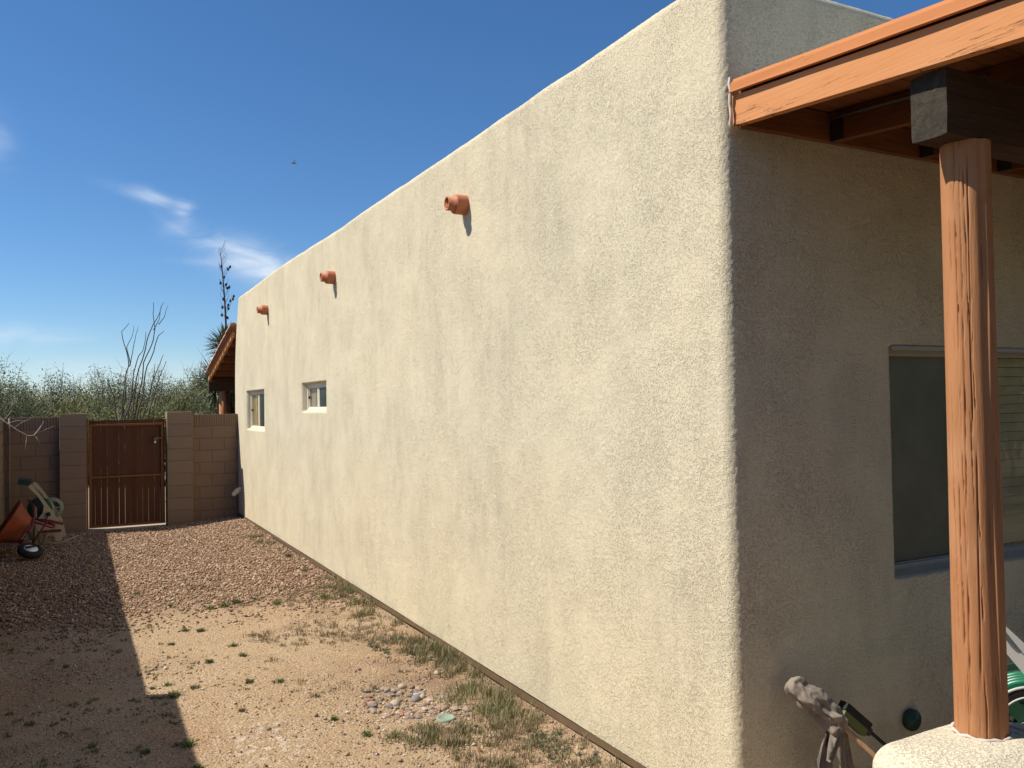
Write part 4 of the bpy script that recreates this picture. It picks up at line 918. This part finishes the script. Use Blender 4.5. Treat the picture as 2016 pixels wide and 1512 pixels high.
for i in range(15):        # farther shrubs closing the horizon; copies of one another
    y = (34, 45, 57)[i % 3] + random.uniform(-3, 3); x = -8 + i * 1.35 + (y - 34) * .1
    lab = 'distant %s shrub in the %s row of scrub behind the nearer shrubs' % (KN[i % 3], ('first', 'middle', 'farthest')[i % 3])
    if i < 3: src.append(bush('desert_shrub', lab, x, y, 5.0, 3.3, kinds[i][0], 300 + i, nleaf=14000, group='distant %s scrub bushes' % KN[i]))
    else:
        c_ = copy_tree(src[i % 3]); c_.location = (x, y, 0); c_.rotation_euler.z = random.uniform(0, 6.28); s_ = random.uniform(.85, 1.15); c_.scale = (s_, s_, s_)
# unseen scrub behind the viewer: mirrored in the window, added to block sky light
for i, (x, y, s_) in enumerate(((3.5, -4.5, 1.3), (7.5, -3.6, 1.25), (11.5, -3.2, 1.3), (16, -4.5, 1.5), (21, -3, 1.5), (10, -8, 1.9), (5, -9, 1.8), (17, -9, 1.9), (27, -6, 1.9), (0, -8, 1.5), (35, -9, 2))):
    c_ = copy_tree(src[i % 3]); c_.location = (x, y, 0); c_.scale = (s_,) * 3; c_['label'] = '%s scrub bush out of view on the porch side, added to block sky light' % KN[i % 3]; c_['group'] = '%s unseen scrub bushes added on the porch side' % KN[i % 3]

# ocotillo
oc = empty('ocotillo', (1.15, 19, 0), 'tall bare ocotillo with thin wavy dark stems rising behind the gate', 'plant')
stems = [[(1.02, -.05), (.9, 1.7), (.96, 2.59), (1.01, 2.8), (.96, 3.16), (.88, 3.52), (1.02, 3.7)], [(1.01, 2.8), (.96, 3.15), (1.05, 3.37), (1.08, 3.6)], [(1.0, 2.77), (1.08, 3.06), (1.12, 3.43), (1.18, 3.6)],
 [(1.03, -.05), (.92, 1.7), (1.08, 2.27), (1.08, 2.64), (1.21, 3.01), (1.28, 3.11), (1.34, 3.52)], [(1.06, -.05), (1.08, 1.7), (1.2, 2.27), (1.28, 2.85), (1.45, 3.33), (1.5, 3.56), (1.44, 3.86), (1.46, 4.1)],
 [(1.5, 3.56), (1.6, 3.81), (1.65, 4.08)], [(1.55, 3.65), (1.67, 3.81), (1.75, 4.05)], [(1.07, -.05), (1.15, 1.69), (1.28, 2.27), (1.35, 2.8), (1.5, 3.12), (1.58, 3.44), (1.63, 3.49), (1.7, 3.55)],
 [(1.08, -.05), (1.25, 1.69), (1.45, 2.48), (1.53, 2.74), (1.64, 3.01)], [(1.45, 2.53), (1.5, 2.85)], [(1.04, -.05), (1.04, 1.7), (1.16, 2.38), (1.2, 2.64)], [(1.0, -.05), (.85, 1.7), (.9, 2.17), (.9, 2.58)],
 [(1.03, -.05), (.96, 1.7), (1.14, 2.53), (1.35, 3.32), (1.45, 3.65), (1.57, 3.86), (1.66, 4.11)], [(1.1, -.05), (1.36, 1.7), (1.5, 2.3), (1.72, 2.9)], [(.98, -.05), (.78, 1.7), (.7, 2.2), (.6, 2.5)]]
for i, s_ in enumerate(stems):
    P_ = []
    dy = random.uniform(-.35, .35)
    for k in range(len(s_) - 1):
        for q in range(4):
            t = q / 4; x = s_[k][0] * (1 - t) + s_[k + 1][0] * t; z = s_[k][1] * (1 - t) + s_[k + 1][1] * t; P_.append((x + .012 * math.sin(z * 9 + i), 19 + dy * z / 4, z))
    P_.append((s_[-1][0], 19 + dy, s_[-1][1])); n_ = len(P_); long_ = s_[0][1] < 0
    b = MB(); b.tube(P_, [(.017 if long_ else .010) * (1 - .72 * k / n_) for k in range(n_)], 5); b.build('stem', M_oco, oc)
# yucca
yu = empty('yucca', (2.75, 18.6, 0), 'spiky green yucca with tall dry flower stalk behind the back porch roof', 'plant')
b = MB(); b.tube([(2.85, 18.6, -.05), (2.82, 18.6, 1.4), (2.84, 18.6, 2.9)], [.14, .12, .09], 10); b.build('trunk', M_twigd, yu)
def rosette(c, R_, n, zlo, seed):
    rs = np.random.default_rng(seed); b = MB()
    for i in range(n):
        a = rs.uniform(0, 6.28); e = rs.uniform(zlo, 1.35); d = Vector((math.cos(a) * math.cos(e), math.sin(a) * math.cos(e), math.sin(e))); s_ = d.cross(Vector((0, 0, 1))).normalized(); L = R_ * rs.uniform(.75, 1.1)
        o_ = Vector(c) + Vector((rs.uniform(-.05, .05), rs.uniform(-.05, .05), rs.uniform(-.18, .12))); w_ = .017 * rs.uniform(.8, 1.3); dr = -.10 * L * math.cos(e)
        m_ = o_ + d * L * .5 + Vector((0, 0, dr * .25)); t = o_ + d * L + Vector((0, 0, dr)); up_ = s_.cross(d) * .006
        b.add([o_ - s_ * w_ * .6, o_ + s_ * w_ * .6, m_ + s_ * w_ + up_, m_ - s_ * w_ + up_, t, m_ - up_], [(0, 1, 2, 3), (3, 2, 4), (0, 5, 1), (5, 4, 2), (5, 3, 4)])
    return b
rosette((2.84, 18.6, 3.20), .46, 300, -.5, 1).build('leaf_rosette', M_yuc, yu); rosette((2.66, 18.65, 2.42), .60, 380, -1.2, 2).build('leaf_rosette', M_yuc, yu); rosette((3.05, 18.8, 1.95), .6, 240, -.9, 3).build('leaf_rosette', M_yuc, yu)
k_ = 18.6 / 18
b = MB(); spn = [(2.78 * k_, 18.6, 1.9 + (3.52 - 1.9) * k_ - .15), (2.755 * k_, 18.6, 1.9 + (4.0 - 1.9) * k_), (2.73 * k_, 18.6, 1.9 + (4.4 - 1.9) * k_), (2.70 * k_, 18.6, 1.9 + (4.8 - 1.9) * k_), (2.66 * k_, 18.6, 1.9 + (5.19 - 1.9) * k_)]
b.tube(spn, [.020, .018, .014, .010, .004], 6)
for i in range(30):
    z = 3.75 + i * .048; x = (2.765 - (z - 3.6) * .055) * k_; sg = random.choice((-1, 1)); L = random.uniform(.07, .17) * (1.3 - .25 * (z - 3.7))
    b.tube([(x, 18.6, 1.9 + (z - 1.9) * k_), (x + sg * L * .5, 18.6 + random.uniform(-.1, .1), 1.9 + (z - 1.9) * k_ + L * .8), (x + sg * L * .75, 18.6 + random.uniform(-.15, .15), 1.9 + (z - 1.9) * k_ + L * 1.7)], [.005, .004, .002], 4)
fs = b.build('flower_stalk', M_yst, yu)
for (x, z) in ((2.86, 4.8), (2.82, 4.75), (2.74, 4.58), (2.67, 4.46), (2.78, 4.43), (2.8, 4.36), (2.84, 4.38), (2.93, 4.2), (2.91, 4.14), (2.86, 4.1), (2.72, 4.13), (2.82, 4.01), (2.7, 3.96), (2.82, 3.94), (2.69, 3.8), (2.8, 3.75), (2.69, 4.8)):
    b = MB(); r_ = .026; b.lathe((x * k_, 18.6, 1.9 + (z - 1.9) * k_), (random.uniform(-.4, .4), random.uniform(-.4, .4), 1), [(-.045, .003), (-.02, r_), (.01, r_ * .9), (.035, .006)], 7); b.build('seed_pod', M_yst, fs)

# ------------------------------------------------------------------ stones, gravel, pebbles
ico = np.array([[0, 0, 1], [.894, 0, .447], [.276, .851, .447], [-.724, .526, .447], [-.724, -.526, .447], [.276, -.851, .447], [.724, .526, -.447], [-.276, .851, -.447], [-.894, 0, -.447], [-.276, -.851, -.447], [.724, -.526, -.447], [0, 0, -1]])
icf = np.array([[0, 1, 2], [0, 2, 3], [0, 3, 4], [0, 4, 5], [0, 5, 1], [1, 6, 2], [2, 7, 3], [3, 8, 4], [4, 9, 5], [5, 10, 1], [6, 7, 2], [7, 8, 3], [8, 9, 4], [9, 10, 5], [10, 6, 1], [6, 11, 7], [7, 11, 8], [8, 11, 9], [9, 11, 10], [10, 11, 6]])
octv = np.array([[1, 0, 0], [0, 1, 0], [-1, 0, 0], [0, -1, 0], [0, 0, 1], [0, 0, -1.]]); octf = np.array([[0, 1, 4], [1, 2, 4], [2, 3, 4], [3, 0, 4], [1, 0, 5], [2, 1, 5], [3, 2, 5], [0, 3, 5]])
def scatter(xy, size, bv, bf, jit=.35, flat=.7):
    n = len(xy); V = bv[None] * (1 + rng.uniform(-jit, jit, (n, len(bv), 1))); V = V * rng.uniform(.6, 1.25, (n, 1, 3)) * np.array([1, 1, flat]); a = rng.uniform(0, 6.28, n); c_, s_ = np.cos(a)[:, None], np.sin(a)[:, None]
    tl = rng.uniform(-.6, .6, (n, 1)); x, y, z = V[..., 0], V[..., 1], V[..., 2]; x, z = x * np.cos(tl) - z * np.sin(tl), x * np.sin(tl) + z * np.cos(tl); x, y = x * c_ - y * s_, x * s_ + y * c_
    V = np.stack([x, y, z], -1) * size[:, None, None]; zb = gz(xy[:, 0], xy[:, 1]) + size * rng.uniform(0, .6, n)
    V[..., 0] += xy[:, 0, None]; V[..., 1] += xy[:, 1, None]; V[..., 2] += zb[:, None]; F = bf[None] + (np.arange(n) * len(bv))[:, None, None]; return V.reshape(-1, 3), F.reshape(-1, 3)
n = 42000; xy = np.stack([rng.uniform(-.95, 2.48, n), 15.0 - rng.beta(1, 1, n) * 7.4], 1)
bd = 8.75 + .45 * fbm(xy[:, 0] * 1.2, xy[:, 1] * 1.2, 0, 3, 50); keep = xy[:, 1] > bd - rng.exponential(.38, n); xy = xy[keep]
V, F = scatter(xy, rng.uniform(.009, .021, len(xy)), octv, octf); gv = mesh_obj('gravel', V, F, M_grav); tag(gv, 'red brown crushed gravel covering the far half of the yard', 'gravel', kind='stuff')
n = 26000; xy = np.stack([rng.uniform(-.95, 2.48, n), rng.uniform(3.3, 9.2, n)], 1); cl_ = fbm(xy[:, 0] * 1.6, xy[:, 1] * 1.6, 0, 3, 70); keep = rng.random(n) < np.clip(.35 + 1.1 * cl_ + .5 * (xy[:, 1] < 5.2), .06, 1); xy = xy[keep]
q_ = 1500; xy = np.concatenate([xy, np.stack([1.95 + rng.normal(0, .24, q_), 5.0 + rng.normal(0, .32, q_)], 1)]); xy[:, 0] = np.minimum(xy[:, 0], 2.47)
V, F = scatter(xy, rng.gamma(2.2, .0018, len(xy)) + .0022, octv, octf); gv = mesh_obj('pebbles', V, F, M_peb); tag(gv, 'small mixed pebbles strewn over the tan dirt', 'pebbles', kind='stuff')
n = 2600; lx = np.stack([rng.uniform(-.9, 2.46, n), rng.uniform(3.4, 9.5, n)], 1); lx = lx[rng.random(n) < np.clip(.3 + 1.4 * fbm(lx[:, 0] * 1.3, lx[:, 1] * 1.3, 0, 3, 77), .05, 1)]; n = len(lx)
a = rng.uniform(0, 6.28, n); L = rng.uniform(.006, .028, n); W_ = rng.uniform(.0012, .0045, n); z0 = gz(lx[:, 0], lx[:, 1]) + .007 + rng.uniform(0, .004, n)
dx, dy = np.cos(a) * L, np.sin(a) * L; ex, ey = -np.sin(a) * W_, np.cos(a) * W_
V = np.stack([np.stack([lx[:, 0] + sx * dx + sy * ex, lx[:, 1] + sx * dy + sy * ey, z0 + sx * .003], -1) for sx, sy in ((-1, 0), (0, -1), (1, 0), (0, 1))], 1)
M_lit = isl_mat('leaf_litter', [(.20, .13, .08), (.12, .08, .05), (.30, .22, .14), (.42, .34, .22)])
tag(mesh_obj('leaf_litter', V.reshape(-1, 3), np.arange(n * 4).reshape(n, 4), M_lit), 'tiny dry twigs and dead leaf scraps strewn on the dirt', 'leaf litter', kind='stuff')
# cobbles
ccols = [((.33, .265, .21), 'grey'), ((.28, .19, .145), 'brown'), ((.38, .28, .20), 'tan'), ((.23, .19, .165), 'slate'), ((.46, .38, .30), 'pale')]
cm = [mat('cobble_%s' % nme, (lambda c: (lambda m, b: (lambda g: g.out(g.mix(g.noise(25, 4), c, tuple(q * .7 for q in c)), g.bump(g.noise(60), .2, .003)))(G(m))))(c), rough=.75) for c, nme in ccols]
def cobble(x, y, r, m, label, group=None, cat='stone', ang=False, name='cobble'):
    b_ = ico.copy(); f_ = [tuple(q) for q in icf]
    if not ang:
        vs = [Vector(v) for v in b_]; nf = []; cache = {}
        def mid(a, c):
            k = (min(a, c), max(a, c))
            if k not in cache: vs.append(((vs[a] + vs[c]) / 2).normalized()); cache[k] = len(vs) - 1
            return cache[k]
        for a, c, d in f_: ab, bc, ca = mid(a, c), mid(c, d), mid(d, a); nf += [(a, ab, ca), (ab, c, bc), (ca, bc, d), (ab, bc, ca)]
        b_ = np.array([list(v) for v in vs]); f_ = nf
    b_ = b_ * (1 + rng.uniform(-.09 if not ang else -.3, .09, (len(b_), 1))) * np.array([rng.uniform(.9, 1.35), rng.uniform(.7, 1), rng.uniform(.5, .75)]) * r
    o = mesh_obj(name, b_, f_, m, sm=not ang); o.location = (x, y, gzf(x, y) + r * .12); o.rotation_euler.z = rng.uniform(0, 6.28); tag(o, label, cat, group); return o
for i in range(95):
    a = rng.uniform(0, 6.28); r_ = math.sqrt(rng.random()); x = 1.93 + math.cos(a) * r_ * .29; y = 5.12 + math.sin(a) * r_ * .40 + (1.93 - x) * .5
    if (x - 1.99) ** 2 + (y - 4.765) ** 2 < .012: continue
    k = int(rng.integers(0, 5)); dx, dy_ = math.cos(a) * r_, math.sin(a) * r_; ps = ('left end' if dx < -.35 else 'right end' if dx > .35 else 'middle') + (', far side' if dy_ > .15 else ', near side' if dy_ < -.15 else ''); sz = rng.uniform(.013, .036); an = rng.random() < .6
    cobble(x, y, sz, cm[k], '%s %s%s stone in the %s of the small stone pile' % ('large' if sz > .027 else 'small', ccols[k][1], ' angular' if an else ' rounded', ps), 'stones of the cobble pile', ang=an)
cobble(1.97, 5.22, .046, mat('cobble_blue', col=(.19, .185, .185), rough=.7), 'largest blue grey rounded cobble, at the top of the stone pile')
cobble(1.80, 5.02, .030, mat('brick_chip', col=(.46, .19, .09), rough=.9), 'bright orange brick chunk at the lower edge of the stone pile', cat='brick chunk', ang=True, name='brick_chunk')
cobble(1.70, 5.34, .036, mat('brick_chip_red', col=(.30, .14, .085), rough=.9), 'dull red angular brick chunk at the left end of the stone pile', cat='brick chunk', ang=True, name='brick_chunk')
cobble(2.26, 5.55, .028, cm[4], 'single pale stone near the grass strip, right above the stone pile'); cobble(2.1, 4.35, .022, cm[4], 'single small pale stone low in the grass near the bottom')
cobble(2.33, 3.95, .020, cm[4], 'pale stone lying near the wall foot at the bottom of the yard'); cobble(.42, 4.62, .045, cm[1], 'flat brown stone in the shadow at the bottom edge', ang=True)
b = MB(); zc_ = gzf(1.99, 4.765) + .006; b.lathe((1.99, 4.765, zc_), (0, 0, 1), [(-.03, .058), (.006, .058), (.010, .054), (.010, .046), (.007, .044), (.007, 0)], 28); b.build('valve_cover', M_teal, label='faded teal round valve cover lid set in the dirt', cat='lid')

# ------------------------------------------------------------------ weeds
def blades(pts, hs, per, rs, wd=.004, spread=.5):
    n = len(pts) * per; c_ = np.repeat(pts, per, 0) + rs.normal(0, 1, (n, 2)) * np.repeat(hs, per)[:, None] * .38; h = np.repeat(hs, per) * rs.uniform(.45, 1.15, n)
    a = rs.uniform(0, 6.28, n); ln = rs.uniform(.1, spread, n); d = np.stack([np.cos(a) * ln, np.sin(a) * ln, np.ones(n)], 1) * h[:, None]; s_ = np.stack([-np.sin(a), np.cos(a), np.zeros(n)], 1); s2 = rs.uniform(0, 6.28, n); s_ = np.stack([np.cos(s2), np.sin(s2), np.zeros(n)], 1) * wd * rs.uniform(.6, 1.5, (n, 1))
    b0 = np.stack([c_[:, 0], c_[:, 1], gz(c_[:, 0], c_[:, 1]) - .004], 1); mid = b0 + d * .55; tip = b0 + d + np.stack([np.cos(a) * h * ln * .5, np.sin(a) * h * ln * .5, -.1 * h * ln], 1)
    V = np.stack([b0 - s_, b0 + s_, mid + s_ * .8, mid - s_ * .8, tip], 1).reshape(-1, 3); k = np.arange(n)[:, None] * 5; q = np.concatenate([k, k + 1, k + 2, k + 3], 1); t = np.concatenate([k + 3, k + 2, k + 4, k + 4], 1)
    F = [tuple(x) for x in q.tolist()] + [tuple(x[:3]) for x in t.tolist()]; return V, F
rs = np.random.default_rng(5)
def fld(n, x0, x1, y0, y1, fn):
    p = np.stack([rs.uniform(x0, x1, n), rs.uniform(y0, y1, n)], 1); return p[rs.random(n) < fn(p[:, 0], p[:, 1])]
def clump(n, x0, x1, y0, y1, fn, k, sg):
    p = fld(n, x0, x1, y0, y1, fn); q = np.repeat(p, k, 0) + rs.normal(0, sg, (len(p) * k, 2)) * np.repeat(rs.uniform(.5, 1.4, len(p)), k)[:, None]
    q[:, 0] = np.minimum(q[:, 0], 2.475); return q[((q[:, 0] - 1.98) ** 2 + (q[:, 1] - 4.74) ** 2) > .0165]
A = clump(230, 2.2, 2.48, 4.3, 13.5, lambda x, y: np.clip((x - 2.15) / .25, .2, 1) * np.clip(.45 + 1.6 * vn(y * 1.7, y * 0, 0, 90), 0, 1) * np.where(y < 6.3, 1.0, .6), 5, .035)
A2 = clump(34, 2.15, 2.42, 4.35, 5.3, lambda x, y: .75 + 0 * x, 7, .035)
B = clump(900, 1.25, 2.4, 5.5, 8.7, lambda x, y: np.clip(.32 + 1.2 * fbm(x * 1.7, y * 1.3, 0, 3, 92), 0, 1) * np.clip((x - 1.15) / .6, .05, 1), 4, .035)
D = clump(100, 1.62, 2.3, 3.9, 4.72, lambda x, y: np.clip(.28 + 1.4 * fbm(x * 3, y * 2, 0, 3, 93), 0, 1) * np.where(x < 2.0, 1, .35), 5, .035)
D2 = clump(260, 1.75, 2.46, 3.2, 4.6, lambda x, y: .5 + 0 * x, 3, .02)
E_ = clump(110, .3, 1.5, 5.8, 8.8, lambda x, y: np.clip(.18 + 1.2 * fbm(x * 2, y * 1.5, 0, 3, 94), 0, 1), 2, .02)
Gs = clump(170, -.9, .6, 4.2, 8.2, lambda x, y: np.clip(.15 + 1.3 * fbm(x * 2, y * 1.5, 0, 3, 95), 0, 1), 3, .03)
vs = []; 
def add_grass(name, sets, m, label):
    VV_, FF_, o = [], [], 0
    for pts, hmin, hmax, per, wd in sets:
        V, F = blades(pts, rs.uniform(hmin, hmax, len(pts)), per, rs, wd); VV_.append(V); FF_ += [tuple(i + o for i in f) for f in F]; o += len(V)
    g_ = mesh_obj(name, np.concatenate(VV_), FF_, m); tag(g_, label, 'grass', kind='stuff')
add_grass('grass', [(A, .03, .09, 16, .0020), (A2, .045, .10, 11, .0016), (D, .03, .07, 15, .0018), (E_, .010, .03, 20, .0022), (Gs, .010, .03, 20, .0026)], M_grass, 'thin green and straw coloured grass along the wall foot and in patches on the dirt')
add_grass('dry_weeds', [(B, .015, .05, 9, .002), (A[::2], .04, .10, 14, .0018), (D[::2], .03, .08, 14, .0018), (D2, .02, .07, 12, .0017)], M_dry, 'dry brownish weeds scattered over the dirt near the house wall')
Cl = np.concatenate([fld(500, 2.05, 2.4, 5.5, 6.5, lambda x, y: np.clip(.2 + 1.5 * fbm(x * 4, y * 3, 0, 2, 96), 0, 1)), fld(160, 2.2, 2.45, 3.7, 4.2, lambda x, y: .5 + 0 * x), fld(250, 2.2, 2.47, 8, 12.5, lambda x, y: .5 + 0 * x)])
add_grass('broadleaf_weeds', [(Cl, .010, .030, 18, .0035)], M_clov, 'bluish green broadleaf weeds by the foot of the wall above the stone pile')
TU = [(1.4, 5.1, .05), (1.49, 4.75, .05), (1.62, 4.65, .055), (.92, 5.5, .04), (.58, 6.01, .045), (.46, 6.25, .03), (.56, 6.26, .035), (.71, 6.11, .04), (.88, 6.66, .04), (1.11, 6.98, .05), (1.13, 6.66, .05), (.94, 7.6, .04), (.83, 7.67, .035), (.69, 7.31, .035), (.83, 9.5, .05), (1.09, 9.34, .05),
      (1.12, 8.32, .05), (1.24, 8.36, .06), (1.37, 8.44, .06), (.8, 8.63, .05), (.56, 9.4, .05), (1.7, 8.19, .06), (1.06, 6.03, .05), (1.24, 5.92, .05), (.34, 5.08, .05), (.08, 5.31, .05), (.56, 5.07, .05), (.57, 4.73, .05), (1.39, 5.54, .05), (2.16, 8.16, .07), (2.43, 8.24, .08), (1.55, 8.5, .05), (2.3, 9.6, .06), (2.36, 10.6, .07), (1.9, 9.5, .03), (-.25, 5.9, .05), (.1, 4.55, .05)]
def where(x, y):
    if x < .58 and y < 6.2: return 'in the big left shadow', 'weed tufts in the shadow'
    if y > 8: return 'on the gravel edge', 'weed tufts on the gravel'
    if y > 5.9: return 'on sunlit dirt beyond the stones', 'weed tufts on the sunlit dirt'
    return 'on bare dirt left of the stones', 'weed tufts left of the stone pile'
for i, (x, y, h) in enumerate(TU):
    V, F = blades(np.array([[x, y]]), np.array([h * rs.uniform(.6, .95)]), int(rs.integers(50, 120)), rs, .0022 if y < 6 else .003, .9); dryy = i in (28, 3, 7); o = mesh_obj('weed_tuft', V, F, M_dry if dryy else M_tuft)
    wx, gp = where(x, y); lo, hi, mid = ((.5, .2, 5.1) if 'shadow' in gp else (1.0, 1.5, 8.9) if 'gravel' in gp else (.8, 1.15, 6.8) if 'sunlit' in gp else (1.2, 1.5, 5.0))
    lo, hi = min(lo, hi), max(lo, hi); q_ = (', on its left' if x < lo else ', on its right' if x > hi else ', in the middle') + (' and farther back' if y > mid else ' and nearer the front'); wx += q_; gp += q_; tag(o, ('dry brown' if dryy else 'green') + ' tuft ' + wx, 'weed', ('dry ' if dryy else '') + gp)

# ------------------------------------------------------------------ bird high in the sky
bd_ = empty('bird', (9.81, 42.2, 14.1), 'tiny pale bird gliding alone in the blue sky left of the parapet', 'bird')
b = MB(); b.tube([(9.66, 42.2, 14.10), (9.72, 42.2, 14.11), (9.80, 42.2, 14.11), (9.88, 42.2, 14.10), (9.97, 42.2, 14.09)], [.008, .028, .04, .028, .01], 8); b.build('body', M_bird, bd_)
for s_ in (-1, 1):
    b = MB(); b.add([(9.76, 42.2, 14.12), (9.85, 42.2, 14.12), (9.84, 42.2 + s_ * .2, 14.17), (9.90, 42.2 + s_ * .38, 14.14), (9.79, 42.2 + s_ * .22, 14.18), (9.80, 42.2 + s_ * .1, 14.135)], [(0, 1, 2, 5), (5, 2, 3, 4)]); b.build('wing', M_bird, bd_)
